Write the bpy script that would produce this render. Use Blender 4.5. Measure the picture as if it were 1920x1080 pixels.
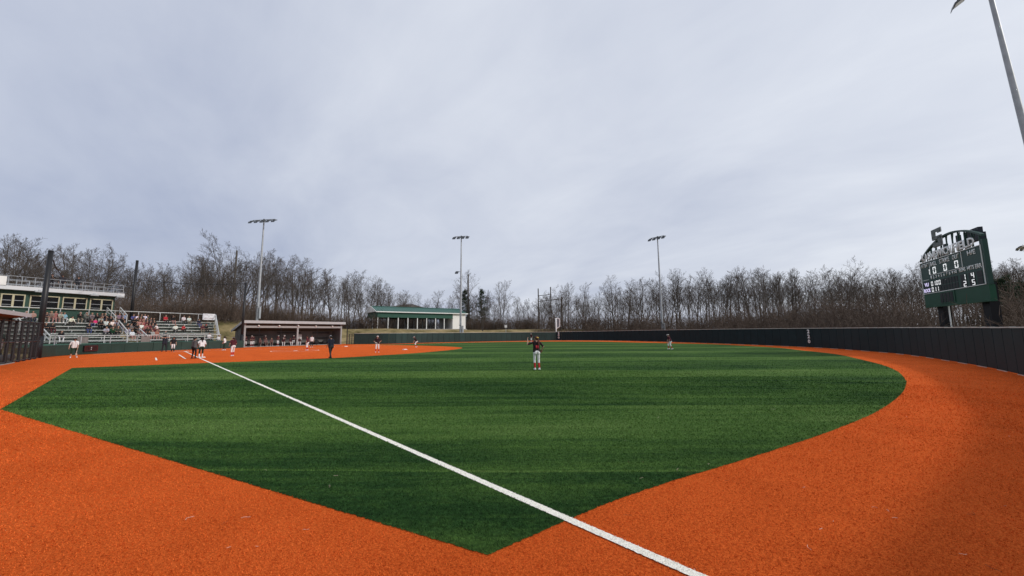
import bpy, bmesh, math, random
import numpy as np
from mathutils import Vector, Matrix
random.seed(7)
scene = bpy.context.scene
for o in list(bpy.data.objects): bpy.data.objects.remove(o)
COL = scene.collection
R = math.radians

# ------------------------------------------------------------------ camera
F = 710.02                                   # focal length in photo pixels (1920 wide)
YAW, PITCH, ROLL = 2.37843629, 0.11729618, -0.00760693
CAM = np.array([58.758478, -3.288678, 1.893463])
FW = np.array([math.cos(YAW)*math.cos(PITCH), math.sin(YAW)*math.cos(PITCH), math.sin(PITCH)])
_r = np.cross(FW, [0, 0, 1.]); _r /= np.linalg.norm(_r); _u = np.cross(_r, FW)
RT = math.cos(ROLL)*_r + math.sin(ROLL)*_u
UP = -math.sin(ROLL)*_r + math.cos(ROLL)*_u
cd = bpy.data.cameras.new('camera'); cam = bpy.data.objects.new('camera', cd); COL.objects.link(cam)
cd.sensor_width = 36.0; cd.lens = F/1920*36; cd.clip_start = 0.05; cd.clip_end = 6000
cam.matrix_world = Matrix(((RT[0], UP[0], -FW[0], CAM[0]), (RT[1], UP[1], -FW[1], CAM[1]), (RT[2], UP[2], -FW[2], CAM[2]), (0, 0, 0, 1)))
scene.camera = cam

# ------------------------------------------------------------------ sky, sun, exposure
SUN_AZ, SUN_EL = R(35), R(30.5)
SUNV = Vector((math.cos(SUN_AZ)*math.cos(SUN_EL), math.sin(SUN_AZ)*math.cos(SUN_EL), math.sin(SUN_EL)))
world = bpy.data.worlds.new('World'); scene.world = world; world.use_nodes = True
nt = world.node_tree; nt.nodes.clear()
def wn(t, **k):
    n = nt.nodes.new(t)
    for a, b in k.items(): setattr(n, a, b)
    return n
wl = nt.links.new
out = wn('ShaderNodeOutputWorld'); bg = wn('ShaderNodeBackground'); wl(bg.outputs[0], out.inputs[0]); bg.inputs[1].default_value = 0.1
sky = wn('ShaderNodeTexSky'); sky.sky_type = 'NISHITA'; sky.sun_disc = False
sky.sun_elevation = SUN_EL; sky.sun_rotation = math.pi/2 - SUN_AZ; sky.air_density = 1.2; sky.dust_density = 2.5
tc = wn('ShaderNodeTexCoord'); sp = wn('ShaderNodeSeparateXYZ'); wl(tc.outputs['Generated'], sp.inputs[0])
def wm(op, a, b=None, c=None):
    n = wn('ShaderNodeMath', operation=op)
    for i, v in enumerate((a, b, c)):
        if v is None: continue
        if isinstance(v, (int, float)): n.inputs[i].default_value = v
        else: wl(v, n.inputs[i])
    return n.outputs[0]
zc = wm('ADD', wm('MAXIMUM', sp.outputs[2], 0.0), 0.22)
cb = wn('ShaderNodeCombineXYZ'); wl(wm('DIVIDE', sp.outputs[0], zc), cb.inputs[0]); wl(wm('DIVIDE', sp.outputs[1], zc), cb.inputs[1])
mp = wn('ShaderNodeMapping'); mp.inputs['Rotation'].default_value = (0, 0, R(25)); mp.inputs['Scale'].default_value = (0.7, 1.15, 1); wl(cb.outputs[0], mp.inputs[0])
n1 = wn('ShaderNodeTexNoise'); n1.inputs['Scale'].default_value = 0.9; n1.inputs['Detail'].default_value = 6; n1.inputs['Roughness'].default_value = 0.52; n1.inputs['Distortion'].default_value = 0.5; wl(mp.outputs[0], n1.inputs[0])
n2 = wn('ShaderNodeTexNoise'); n2.inputs['Scale'].default_value = 3.2; n2.inputs['Detail'].default_value = 7; n2.inputs['Roughness'].default_value = 0.55; n2.inputs['Distortion'].default_value = 0.8; wl(mp.outputs[0], n2.inputs[0])
cl = wm('ADD', wm('MULTIPLY', n1.outputs[0], 0.70), wm('MULTIPLY', n2.outputs[0], 0.16))
vd = wn('ShaderNodeVectorMath', operation='DOT_PRODUCT'); wl(tc.outputs['Generated'], vd.inputs[0]); vd.inputs[1].default_value = SUNV
glow = wm('POWER', wm('MAXIMUM', wm('ADD', wm('MULTIPLY', vd.outputs['Value'], 0.5), 0.5), 0.0), 1.5)
fac = wm('ADD', cl, wm('MULTIPLY', glow, 0.40))
rp = wn('ShaderNodeValToRGB'); wl(fac, rp.inputs[0])
SK = 10.0
e = rp.color_ramp.elements
e[0].position = 0.30; e[0].color = (0.375*SK/10, 0.425*SK/10, 0.570*SK/10, 1)
e[1].position = 0.85; e[1].color = (0.79*SK/10, 0.825*SK/10, 0.895*SK/10, 1)
vs = wn('ShaderNodeVectorMath', operation='SCALE'); wl(rp.outputs[0], vs.inputs[0]); vs.inputs[3].default_value = SK
mx = wn('ShaderNodeMix', data_type='RGBA'); mx.inputs[0].default_value = 0.93; wl(sky.outputs[0], mx.inputs[6]); wl(vs.outputs[0], mx.inputs[7])
wl(mx.outputs[2], bg.inputs[0])
sd = bpy.data.lights.new('sun', 'SUN'); sd.energy = 2.0; sd.angle = R(5); sd.color = (1.0, 0.95, 0.88)
sun = bpy.data.objects.new('sun', sd); COL.objects.link(sun); sun.rotation_euler = SUNV.to_track_quat('Z', 'Y').to_euler()
scene.view_settings.view_transform = 'Standard'; scene.view_settings.look = 'None'; scene.view_settings.gamma = 1.0
scene.view_settings.exposure = 0.08
scene.render.resolution_x = 1024; scene.render.resolution_y = 576
scene.render.engine = 'CYCLES'

# ------------------------------------------------------------------ pixel helpers (photo pixels, 1920 x 1080)
def ray(px, py): return FW + ((px-960)/F)*RT - ((py-540)/F)*UP
def G(px, py, z=0.0):
    d = ray(px, py); return CAM + d*((z-CAM[2])/d[2])
def AT(px, py, depth): return CAM + ray(px, py)*depth
def HZ(xy, py):                               # height whose projection above xy falls on photo row py
    b = np.array([xy[0], xy[1], 0.0]) - CAM; k = (540-py)/F
    return float((k*(b@FW) - b@UP)/(UP[2] - k*FW[2]))
def PX(P):
    d = np.asarray(P, float) - CAM; z = d@FW
    return 960+F*(d@RT)/z, 540-F*(d@UP)/z
def DIST(p): return float(np.hypot(p[0]-CAM[0], p[1]-CAM[1]))

# ------------------------------------------------------------------ materials
MATS = {}
def mat(name, col, rough=0.7, var=0.0, scale=3.0, bump=0.0, bscale=40.0, metal=0.0, spec=0.3, rand=0.0):
    if name in MATS: return MATS[name]
    m = bpy.data.materials.new(name); m.use_nodes = True; MATS[name] = m
    t = m.node_tree; b = t.nodes['Principled BSDF']
    b.inputs['Base Color'].default_value = (*col, 1); b.inputs['Roughness'].default_value = rough
    b.inputs['Metallic'].default_value = metal; b.inputs['Specular IOR Level'].default_value = spec
    L = t.links.new
    if var > 0 or rand > 0:
        g = t.nodes.new('ShaderNodeNewGeometry')
        n = t.nodes.new('ShaderNodeTexNoise'); n.inputs['Scale'].default_value = scale; n.inputs['Detail'].default_value = 5; L(g.outputs['Position'], n.inputs[0])
        mr = t.nodes.new('ShaderNodeMapRange'); mr.inputs[1].default_value = 0.25; mr.inputs[2].default_value = 0.75; mr.inputs[3].default_value = 1-var; mr.inputs[4].default_value = 1+var; L(n.outputs[0], mr.inputs[0])
        val = mr.outputs[0]
        if rand > 0:
            oi = t.nodes.new('ShaderNodeObjectInfo'); m2 = t.nodes.new('ShaderNodeMapRange'); m2.inputs[3].default_value = 1-rand; m2.inputs[4].default_value = 1+rand; L(oi.outputs['Random'], m2.inputs[0])
            mm = t.nodes.new('ShaderNodeMath'); mm.operation = 'MULTIPLY'; L(val, mm.inputs[0]); L(m2.outputs[0], mm.inputs[1]); val = mm.outputs[0]
        sc = t.nodes.new('ShaderNodeVectorMath'); sc.operation = 'SCALE'; sc.inputs[0].default_value = col; L(val, sc.inputs[3]); L(sc.outputs[0], b.inputs['Base Color'])
    if bump > 0:
        g2 = t.nodes.new('ShaderNodeNewGeometry')
        n3 = t.nodes.new('ShaderNodeTexNoise'); n3.inputs['Scale'].default_value = bscale; n3.inputs['Detail'].default_value = 3; L(g2.outputs['Position'], n3.inputs[0])
        bp = t.nodes.new('ShaderNodeBump'); bp.inputs['Strength'].default_value = bump; bp.inputs['Distance'].default_value = 0.02; L(n3.outputs[0], bp.inputs['Height']); L(bp.outputs[0], b.inputs['Normal'])
    return m
def emis(name, col, s):
    if name in MATS: return MATS[name]
    m = mat(name, (0.02, 0.02, 0.02), 0.5); b = m.node_tree.nodes['Principled BSDF']
    b.inputs['Emission Color'].default_value = (*col, 1); b.inputs['Emission Strength'].default_value = s
    return m
def see_through(name, col, cover):            # woven netting / chain link too fine to resolve
    if name in MATS: return MATS[name]
    m = mat(name, col, 0.8); t = m.node_tree
    o = [n for n in t.nodes if n.type == 'OUTPUT_MATERIAL'][0]; b = t.nodes['Principled BSDF']
    tr = t.nodes.new('ShaderNodeBsdfTransparent'); mx = t.nodes.new('ShaderNodeMixShader'); mx.inputs[0].default_value = cover
    t.links.new(tr.outputs[0], mx.inputs[1]); t.links.new(b.outputs[0], mx.inputs[2]); t.links.new(mx.outputs[0], o.inputs[0])
    return m

# ------------------------------------------------------------------ mesh helpers
def tag(o, label=None, cat=None, group=None, kind=None):
    if label: o['label'] = label
    if cat: o['category'] = cat
    if group: o['group'] = group
    if kind: o['kind'] = kind
    return o
def empty(name, loc, rz=0.0):
    o = bpy.data.objects.new(name, None); o.empty_display_size = 0.2
    o.location = (float(loc[0]), float(loc[1]), float(loc[2]) if len(loc) > 2 else 0.0); o.rotation_euler = (0, 0, rz); COL.objects.link(o); return o
def thing(name, loc, label, cat, group=None, rz=0.0): return tag(empty(name, loc, rz), label, cat, group)
def link(name, me, parent=None, loc=(0, 0, 0), rot=(0, 0, 0)):
    o = bpy.data.objects.new(name, me); COL.objects.link(o); o.location = loc; o.rotation_euler = rot
    if parent is not None: o.parent = parent
    return o
def copy_tree(o, parent=None):
    c = o.copy(); COL.objects.link(c); c.parent = parent
    for ch in o.children:
        copy_tree(ch, c)
    return c
class MB:
    def __init__(s): s.v = []; s.f = []; s.m = []; s.cur = 0
    def add(s, vs, fs):
        b = len(s.v); s.v += [tuple(map(float, p)) for p in vs]; s.f += [[i+b for i in f] for f in fs]; s.m += [s.cur]*len(fs); return s
    def box(s, c, d, rz=0.0, M=None):
        x, y, z = d[0]/2, d[1]/2, d[2]/2
        P = [(-x, -y, -z), (x, -y, -z), (x, y, -z), (-x, y, -z), (-x, -y, z), (x, -y, z), (x, y, z), (-x, y, z)]
        if M is not None: P = [tuple(M @ Vector(p)) for p in P]
        elif rz: k, q = math.cos(rz), math.sin(rz); P = [(a*k-b*q, a*q+b*k, h) for a, b, h in P]
        return s.add([(p[0]+c[0], p[1]+c[1], p[2]+c[2]) for p in P], [(0, 3, 2, 1), (4, 5, 6, 7), (0, 1, 5, 4), (1, 2, 6, 5), (2, 3, 7, 6), (3, 0, 4, 7)])
    def tube(s, p0, p1, r0, r1=None, n=8, caps=True):
        r1 = r0 if r1 is None else r1
        a, b = Vector(p0), Vector(p1); d = (b-a)
        if d.length < 1e-6: return s
        d.normalize(); q = Vector((0, 0, 1)) if abs(d.z) < 0.9 else Vector((1, 0, 0)); e1 = d.cross(q).normalized(); e2 = d.cross(e1)
        vs = []
        for (c, r) in ((a, r0), (b, r1)):
            for k in range(n):
                t = 2*math.pi*k/n; vs.append(c + e1*(r*math.cos(t)) + e2*(r*math.sin(t)))
        fs = [(k, (k+1) % n, n+(k+1) % n, n+k) for k in range(n)]
        if caps: fs += [tuple(range(n-1, -1, -1)), tuple(range(n, 2*n))]
        return s.add(vs, fs)
    def path(s, pts, r, n=6):
        for a, b in zip(pts[:-1], pts[1:]): s.tube(a, b, r, r, n)
        return s
    def prism(s, poly, h0, h1):               # xy polygon (ccw) extruded in z
        n = len(poly); vs = [(x, y, h0) for x, y in poly] + [(x, y, h1) for x, y in poly]
        return s.add(vs, [tuple(range(n-1, -1, -1)), tuple(range(n, 2*n))] + [(k, (k+1) % n, n+(k+1) % n, n+k) for k in range(n)])
    def hull(s, A, B):                        # two matching loops joined
        n = len(A)
        return s.add(list(A)+list(B), [tuple(range(n-1, -1, -1)), tuple(range(n, 2*n))] + [(k, (k+1) % n, n+(k+1) % n, n+k) for k in range(n)])
    def ball(s, c, r, nu=10, nv=7, z0=-1.0):
        rx, ry, rz = (r, r, r) if isinstance(r, (int, float)) else r
        vs = []; th0 = math.asin(max(-1, z0))
        for j in range(nv+1):
            th = th0 + (math.pi/2-th0)*j/nv
            for i in range(nu):
                ph = 2*math.pi*i/nu; vs.append((c[0]+rx*math.cos(th)*math.cos(ph), c[1]+ry*math.cos(th)*math.sin(ph), c[2]+rz*math.sin(th)))
        fs = [(j*nu+i, j*nu+(i+1) % nu, (j+1)*nu+(i+1) % nu, (j+1)*nu+i) for j in range(nv) for i in range(nu)]
        fs.append(tuple(range(nu-1, -1, -1)))
        return s.add(vs, fs)
    def mesh(s, name, mats, smooth=False, off=None):
        me = bpy.data.meshes.new(name)
        v = s.v if off is None else [(p[0]-off[0], p[1]-off[1], p[2]-off[2]) for p in s.v]
        me.from_pydata(v, [], s.f)
        for m in (mats if isinstance(mats, (list, tuple)) else [mats]): me.materials.append(m)
        if max(s.m, default=0) > 0: me.polygons.foreach_set('material_index', s.m)
        if smooth: me.polygons.foreach_set('use_smooth', [True]*len(me.polygons))
        me.update(); return me
    def build(s, name, mats, parent=None, smooth=False, world=False):
        off = None
        if world and parent is not None: off = tuple(parent.location)
        return link(name, s.mesh(name, mats, smooth, off), parent)
def catmull(pts, n=12):
    P = [np.array(p, float) for p in pts]; P = [2*P[0]-P[1]] + P + [2*P[-1]-P[-2]]; out = []
    for i in range(1, len(P)-2):
        for k in range(n):
            t = k/n; a, b, c, d = P[i-1:i+3]
            out.append(0.5*((2*b)+(c-a)*t+(2*a-5*b+4*c-d)*t*t+(3*b-a-3*c+d)*t**3))
    out.append(P[-2]); return out
def resample(pts, step):
    pts = [np.array(p, float) for p in pts]; L = [0]
    for a, b in zip(pts[:-1], pts[1:]): L.append(L[-1]+np.linalg.norm(b-a))
    n = max(1, int(round(L[-1]/step))); A = np.array(pts); q = np.linspace(0, L[-1], n+1)
    return [np.array([np.interp(x, L, A[:, k]) for k in range(A.shape[1])]) for x in q]
TMP = bpy.data.scenes.new('tmp')
def evaluated(o):
    TMP.collection.objects.link(o); vl = TMP.view_layers[0]; vl.update(); dg = vl.depsgraph; dg.update()
    me = bpy.data.meshes.new_from_object(o.evaluated_get(dg)); bpy.data.objects.remove(o); return me
def text_mesh(txt, mats, h, w=None, depth=0.02, name='lettering', bold=0.0):
    cu = bpy.data.curves.new('t', 'FONT'); cu.body = txt; cu.size = 1.0; cu.extrude = 0.0; cu.resolution_u = 2; cu.offset = bold
    me = evaluated(bpy.data.objects.new('t', cu)); bpy.data.curves.remove(cu)
    A = np.empty(len(me.vertices)*3); me.vertices.foreach_get('co', A); A = A.reshape(-1, 3)
    lo, hi = A.min(0), A.max(0); A -= (lo+hi)/2; A[:, 2] = 0
    sy = h/(hi[1]-lo[1]); sx = sy if w is None else w/(hi[0]-lo[0]); A[:, 0] *= sx; A[:, 1] *= sy
    me.vertices.foreach_set('co', A.ravel()); me.name = name
    bm = bmesh.new(); bm.from_mesh(me)
    r = bmesh.ops.extrude_face_region(bm, geom=bm.faces[:])
    bmesh.ops.translate(bm, verts=[g for g in r['geom'] if isinstance(g, bmesh.types.BMVert)], vec=(0, 0, depth))
    bmesh.ops.recalc_face_normals(bm, faces=bm.faces[:])
    bm.to_mesh(me); bm.free(); me.materials.clear(); me.materials.append(mats); return me
# ------------------------------------------------------------------ setting: field surfaces
def turf_orange(fibre=False):
    m = bpy.data.materials.new('orange_fibre' if fibre else 'orange_turf'); m.use_nodes = True; t = m.node_tree; b = t.nodes['Principled BSDF']; L = t.links.new
    b.inputs['Roughness'].default_value = 0.95; b.inputs['Specular IOR Level'].default_value = 0.03
    g = t.nodes.new('ShaderNodeNewGeometry')
    def noise(s, d, ro=0.6):
        n = t.nodes.new('ShaderNodeTexNoise'); n.inputs['Scale'].default_value = s; n.inputs['Detail'].default_value = d; n.inputs['Roughness'].default_value = ro; L(g.outputs['Position'], n.inputs[0]); return n.outputs[0]
    a = noise(38, 5, 0.9); c = noise(0.6, 6, .65); d = noise(75, 3, .8)
    def math_(op, x, y):
        n = t.nodes.new('ShaderNodeMath'); n.operation = op
        for i, v in enumerate((x, y)):
            if isinstance(v, float): n.inputs[i].default_value = v
            else: L(v, n.inputs[i])
        return n.outputs[0]
    f = math_('ADD', math_('ADD', math_('MULTIPLY', a, 0.70), math_('MULTIPLY', c, 0.10)), math_('MULTIPLY', d, 0.20))
    if fibre:
        g.name = 'g'; f = math_('ADD', math_('ADD', math_('MULTIPLY', g.outputs['Random Per Island'], 0.20), math_('MULTIPLY', c, 0.26)), 0.335)
    rp = t.nodes.new('ShaderNodeValToRGB'); L(f, rp.inputs[0]); e = rp.color_ramp.elements
    e[0].position = 0.37; e[0].color = (0.25, 0.034, 0.006, 1); e[1].position = 0.63; e[1].color = (0.93, 0.195, 0.042, 1)
    x = rp.color_ramp.elements.new(0.5); x.color = (0.625, 0.108, 0.019, 1)
    L(rp.outputs[0], b.inputs['Base Color'])
    bp = t.nodes.new('ShaderNodeBump'); bp.inputs['Strength'].default_value = 0.8; bp.inputs['Distance'].default_value = 0.02; L(d, bp.inputs['Height']); L(bp.outputs[0], b.inputs['Normal'])
    return m
def turf_green(fibre=False):
    m = bpy.data.materials.new('green_fibre' if fibre else 'green_turf'); m.use_nodes = True; t = m.node_tree; b = t.nodes['Principled BSDF']; L = t.links.new
    b.inputs['Roughness'].default_value = 0.9; b.inputs['Specular IOR Level'].default_value = 0.04
    g = t.nodes.new('ShaderNodeNewGeometry')
    def math_(op, *a):
        n = t.nodes.new('ShaderNodeMath'); n.operation = op
        for i, v in enumerate(a):
            if isinstance(v, (int, float)): n.inputs[i].default_value = v
            else: L(v, n.inputs[i])
        return n.outputs[0]
    s = t.nodes.new('ShaderNodeSeparateXYZ'); L(g.outputs['Position'], s.inputs[0])
    w = math_('MULTIPLY', math_('SUBTRACT', s.outputs[0], s.outputs[1]), 0.70711); v = math_('MULTIPLY', math_('ADD', s.outputs[0], s.outputs[1]), 0.70711)
    def noise(sw, sv, sc, det, ro=0.6):
        c = t.nodes.new('ShaderNodeCombineXYZ'); L(math_('MULTIPLY', w, sw), c.inputs[0]); L(math_('MULTIPLY', v, sv), c.inputs[1])
        n = t.nodes.new('ShaderNodeTexNoise'); n.inputs['Scale'].default_value = sc; n.inputs['Detail'].default_value = det; n.inputs['Roughness'].default_value = ro; L(c.outputs[0], n.inputs[0]); return n.outputs[0]
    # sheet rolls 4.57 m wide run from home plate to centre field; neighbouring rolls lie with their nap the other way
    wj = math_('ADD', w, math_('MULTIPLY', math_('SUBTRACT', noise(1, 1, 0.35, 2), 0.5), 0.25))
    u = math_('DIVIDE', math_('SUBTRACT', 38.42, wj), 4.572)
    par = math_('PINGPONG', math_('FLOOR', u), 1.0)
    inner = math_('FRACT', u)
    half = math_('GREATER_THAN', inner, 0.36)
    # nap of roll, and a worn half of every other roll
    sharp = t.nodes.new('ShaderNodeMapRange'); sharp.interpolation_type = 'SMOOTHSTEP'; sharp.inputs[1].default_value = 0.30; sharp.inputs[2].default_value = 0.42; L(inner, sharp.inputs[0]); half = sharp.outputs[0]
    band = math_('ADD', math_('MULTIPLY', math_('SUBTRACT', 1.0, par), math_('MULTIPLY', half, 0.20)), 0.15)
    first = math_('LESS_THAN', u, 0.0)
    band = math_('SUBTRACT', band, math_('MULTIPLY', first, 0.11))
    seam = math_('LESS_THAN', math_('ABSOLUTE', math_('SUBTRACT', inner, 0.006)), 0.009)
    streak = noise(1.0, 0.06, 2.4, 7, 0.72); patch = noise(1.0, 0.40, 0.36, 5, .6); fine = noise(1, 1, 17, 6, 0.92); mid = noise(1, .5, 8, 5, .7)
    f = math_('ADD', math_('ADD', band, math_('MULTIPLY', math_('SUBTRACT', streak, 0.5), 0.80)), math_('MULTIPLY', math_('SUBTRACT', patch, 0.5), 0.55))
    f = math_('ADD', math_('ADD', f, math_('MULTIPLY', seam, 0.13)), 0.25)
    f = math_('ADD', f, math_('MULTIPLY', math_('SUBTRACT', mid, 0.5), 0.35))
    rp = t.nodes.new('ShaderNodeValToRGB'); L(f, rp.inputs[0]); e = rp.color_ramp.elements
    e[0].position = 0.05; e[0].color = (0.009, 0.028, 0.009, 1); e[1].position = 0.88; e[1].color = (0.125, 0.195, 0.055, 1)
    for p, c in ((0.28, (0.019, 0.052, 0.014, 1)), (0.54, (0.058, 0.117, 0.026, 1))):
        x = rp.color_ramp.elements.new(p); x.color = c
    gr = t.nodes.new('ShaderNodeMapRange'); gr.inputs[1].default_value = 0.34; gr.inputs[2].default_value = 0.66; gr.inputs[3].default_value = 0.22; gr.inputs[4].default_value = 1.78; L(g.outputs['Random Per Island'] if fibre else fine, gr.inputs[0])
    if fibre: gr.inputs[1].default_value = 0.0; gr.inputs[2].default_value = 1.0; gr.inputs[3].default_value = 0.60; gr.inputs[4].default_value = 2.15
    vs = t.nodes.new('ShaderNodeVectorMath'); vs.operation = 'SCALE'; L(rp.outputs[0], vs.inputs[0]); L(gr.outputs[0], vs.inputs[3]); rp = vs
    L(rp.outputs[0], b.inputs['Base Color'])
    bp = t.nodes.new('ShaderNodeBump'); bp.inputs['Strength'].default_value = 0.8; bp.inputs['Distance'].default_value = 0.02; L(fine, bp.inputs['Height']); L(bp.outputs[0], b.inputs['Normal'])
    return m
def dormant_grass():
    m = bpy.data.materials.new('dormant_grass'); m.use_nodes = True; t = m.node_tree; b = t.nodes['Principled BSDF']; L = t.links.new
    b.inputs['Roughness'].default_value = 0.95; b.inputs['Specular IOR Level'].default_value = 0.05
    g = t.nodes.new('ShaderNodeNewGeometry')
    n = t.nodes.new('ShaderNodeTexNoise'); n.inputs['Scale'].default_value = 0.28; n.inputs['Detail'].default_value = 8; n.inputs['Roughness'].default_value = 0.68; L(g.outputs['Position'], n.inputs[0])
    rp = t.nodes.new('ShaderNodeValToRGB'); L(n.outputs[0], rp.inputs[0]); e = rp.color_ramp.elements
    e[0].position = 0.33; e[0].color = (0.085, 0.075, 0.03, 1); e[1].position = 0.68; e[1].color = (0.38, 0.29, 0.155, 1)
    x = rp.color_ramp.elements.new(0.5); x.color = (0.235, 0.185, 0.09, 1)
    L(rp.outputs[0], b.inputs['Base Color'])
    n3 = t.nodes.new('ShaderNodeTexNoise'); n3.inputs['Scale'].default_value = 12; n3.inputs['Detail'].default_value = 4; L(g.outputs['Position'], n3.inputs[0])
    bp = t.nodes.new('ShaderNodeBump'); bp.inputs['Strength'].default_value = 0.8; bp.inputs['Distance'].default_value = 0.08; L(n3.outputs[0], bp.inputs['Height']); L(bp.outputs[0], b.inputs['Normal'])
    return m

# outfield fence line from photo pixels, then on round behind the camera
fpx = [(1043, 638.4), (1120, 638.4), (1200, 639.7), (1350, 644.4), (1515, 651.2), (1620, 658.2), (1700, 665.3), (1800, 680), (1919, 703.5)]
FEN = [G(*p)[:2] for p in fpx] + [np.array((62.35, 12.0)), np.array((61.4, 4.5)), np.array((60.7, 0.5)), np.array((60.1, -5.0))]
FEN = resample(catmull(FEN, 10), 1.22)
LFC = FEN[0]
lpx = [(664, 645.6), (740, 644.6), (800, 642.7), (900, 640.6), (980, 639.2), (1043, 638.4)]
LFL = resample(catmull([G(*p)[:2] for p in lpx], 10), 1.22)
LFL[-1] = LFC
wpx = [(74, 671.3), (98, 668.5), (130, 666.2), (170, 664), (250, 659.8), (345, 656), (437, 652.7), (456, 652.0)]
WAL = [G(*p)[:2] for p in wpx]
DA, DB = G(456, 651.4)[:2], G(640, 645.7)[:2]

def tri_sheet(name, poly, z, m):
    bm = bmesh.new(); vs = [bm.verts.new((p[0], p[1], z)) for p in poly]
    es = [bm.edges.new((vs[i], vs[(i+1) % len(vs)])) for i in range(len(vs))]
    bmesh.ops.triangle_fill(bm, edges=es, use_beauty=True)
    for f in bm.faces:
        f.normal_update()
        if f.normal.z < 0: f.normal_flip()
    me = bpy.data.meshes.new(name); bm.to_mesh(me); bm.free(); me.materials.append(m); return link(name, me)

# the inside of the park, ringed by walls and fences
INS = list(FEN[::-1]) + []
BACK = [np.array((-16.5, 24.0)), np.array((-12.5, 8.5))]
PARK = [np.array(p) for p in LFL[::-1]] + [BACK[0], BACK[1]] + [np.array(p) for p in WAL[::-1]] + [np.array((16.2, -10.4)), np.array((34, -10.9)), np.array((57, -11.5)), np.array((60.0, -8))] + [np.array(p) for p in FEN[::-1]]
def simplify(P):
    Q = [P[0]]
    for p in P[1:]:
        if np.linalg.norm(p-Q[-1]) > 0.05: Q.append(p)
    if np.linalg.norm(Q[0]-Q[-1]) < 0.05: Q.pop()
    return Q
PARK = simplify(PARK)
ctr = np.mean(PARK, axis=0)
tro = tri_sheet('warning_track', [p + (p-ctr)/np.linalg.norm(p-ctr)*0.25 for p in PARK], 0.0, turf_orange()); tag(tro, kind='structure')
tro['label'] = 'orange synthetic turf of the infield and warning track'

gpx = [(915, 1042), (700, 977.5), (480, 911.7), (200, 828), (0, 768), (135, 690)]
GR = [G(*p)[:2] for p in gpx]
arc = [G(*p)[:2] for p in [(135, 690), (300, 683.8), (450, 678.3), (560, 674), (640, 670.7), (708, 666.6), (775, 662.5), (829.6, 657.8), (855, 655), (867, 652.2), (850, 650.4), (820, 649), (775, 647.7), (737, 647.1), (712, 646.9)]]
arc = catmull(arc, 6)
far = [G(*p)[:2] for p in [(712, 646.2), (760, 645.1), (800, 643.8), (900, 641.8), (980, 640.7), (1040, 640.3), (1120, 640.6), (1200, 642.3), (1300, 644.6), (1350, 646), (1450, 651.5), (1500, 656.6), (1566, 664), (1609, 673), (1653, 684), (1682, 696), (1697, 711), (1699, 721.5), (1689, 740), (1648, 770), (1567, 805), (1485, 833.5), (1363, 872), (1281, 896), (1169, 933), (1079, 969), (1000, 1004)]]
far = catmull(far, 6)
GRASS = simplify([np.array(p) for p in GR[:-1]] + [np.array(p) for p in arc] + [np.array(p) for p in far])
def ragged(P):
    Q = []
    for a, b in zip(P, P[1:]+P[:1]):
        Q.append(a); dn = min(DIST(a), DIST(b)); L_ = np.linalg.norm(b-a); 
        if dn > 14: continue
        n_ = int(L_/max(.02, dn*.006)); d = (b-a)/L_; q = np.array((-d[1], d[0]))
        for k in range(1, n_): Q.append(a+d*L_*k/n_+q*random.gauss(0, .006))
    return Q
fine_edge = []
gso = tri_sheet('grass_field', ragged(GRASS), 0.006, turf_green()); tag(gso, kind='structure'); gso['label'] = 'striped green synthetic turf of the outfield'

# terrain: one sheet to the horizon, flat under the park and banked up behind it
def seg_dist(P, A, B):
    AB = B-A; t = np.clip(((P-A)@AB)/(AB@AB), 0, 1); return np.linalg.norm(P-(A+t[:, None]*AB), axis=1)
def park_dist(P):
    P = np.atleast_2d(P); d = np.full(len(P), 1e9); ins = np.zeros(len(P), bool)
    n = len(PARK)
    for i in range(n):
        A, B = PARK[i], PARK[(i+1) % n]; d = np.minimum(d, seg_dist(P, A, B))
        c = ((A[1] > P[:, 1]) != (B[1] > P[:, 1])); den = (B[1]-A[1]) if abs(B[1]-A[1]) > 1e-9 else 1e-9
        ins ^= c & (P[:, 0] < (B[0]-A[0])*(P[:, 1]-A[1])/den + A[0])
    return np.where(ins, -d, d)
def smooth(a, b, x):
    t = np.clip((x-a)/(b-a), 0, 1); return t*t*(3-2*t)
def terrain_z(P):
    P = np.atleast_2d(np.asarray(P, float)); d = park_dist(P)
    ang = np.degrees(np.arctan2(P[:, 1]-CAM[1], P[:, 0]-CAM[0])) % 360      # 136 straight ahead, larger to the left
    top = 2.85 + 1.9*smooth(158, 172, ang)*(1-smooth(174, 183, ang)) - 1.3*smooth(132, 110, ang)
    wob = 0.25*np.sin(P[:, 0]*0.11+1.3)*np.cos(P[:, 1]*0.09) + 0.12*np.sin(P[:, 0]*0.31)*np.sin(P[:, 1]*0.27+2)
    z = -0.06 + smooth(2.0, 17.0, d)*(top+wob) + smooth(60, 400, d)*3.0
    behind = (ang > 200) | (ang < 60)
    return np.where(behind, -0.06 + smooth(10, 80, d)*1.0, z)
gx = np.unique(np.concatenate([np.linspace(-1500, -170, 14), np.arange(-170, 130, 3.0), np.linspace(130, 1500, 14)]))
gy = np.unique(np.concatenate([np.linspace(-1500, -80, 14), np.arange(-80, 190, 3.0), np.linspace(190, 1500, 14)]))
XX, YY = np.meshgrid(gx, gy, indexing='ij'); PP = np.stack([XX.ravel(), YY.ravel()], 1); ZZ = terrain_z(PP)
nx, ny = len(gx), len(gy)
me = bpy.data.meshes.new('ground')
me.from_pydata(np.column_stack([PP, ZZ]).tolist(), [], [(i*ny+j, (i+1)*ny+j, (i+1)*ny+j+1, i*ny+j+1) for i in range(nx-1) for j in range(ny-1)])
me.polygons.foreach_set('use_smooth', [True]*len(me.polygons)); me.materials.append(dormant_grass())
tag(link('ground', me), kind='structure')['label'] = 'dormant tan grass ground and bank around the park'
ZG = ZZ.reshape(nx, ny)
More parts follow.
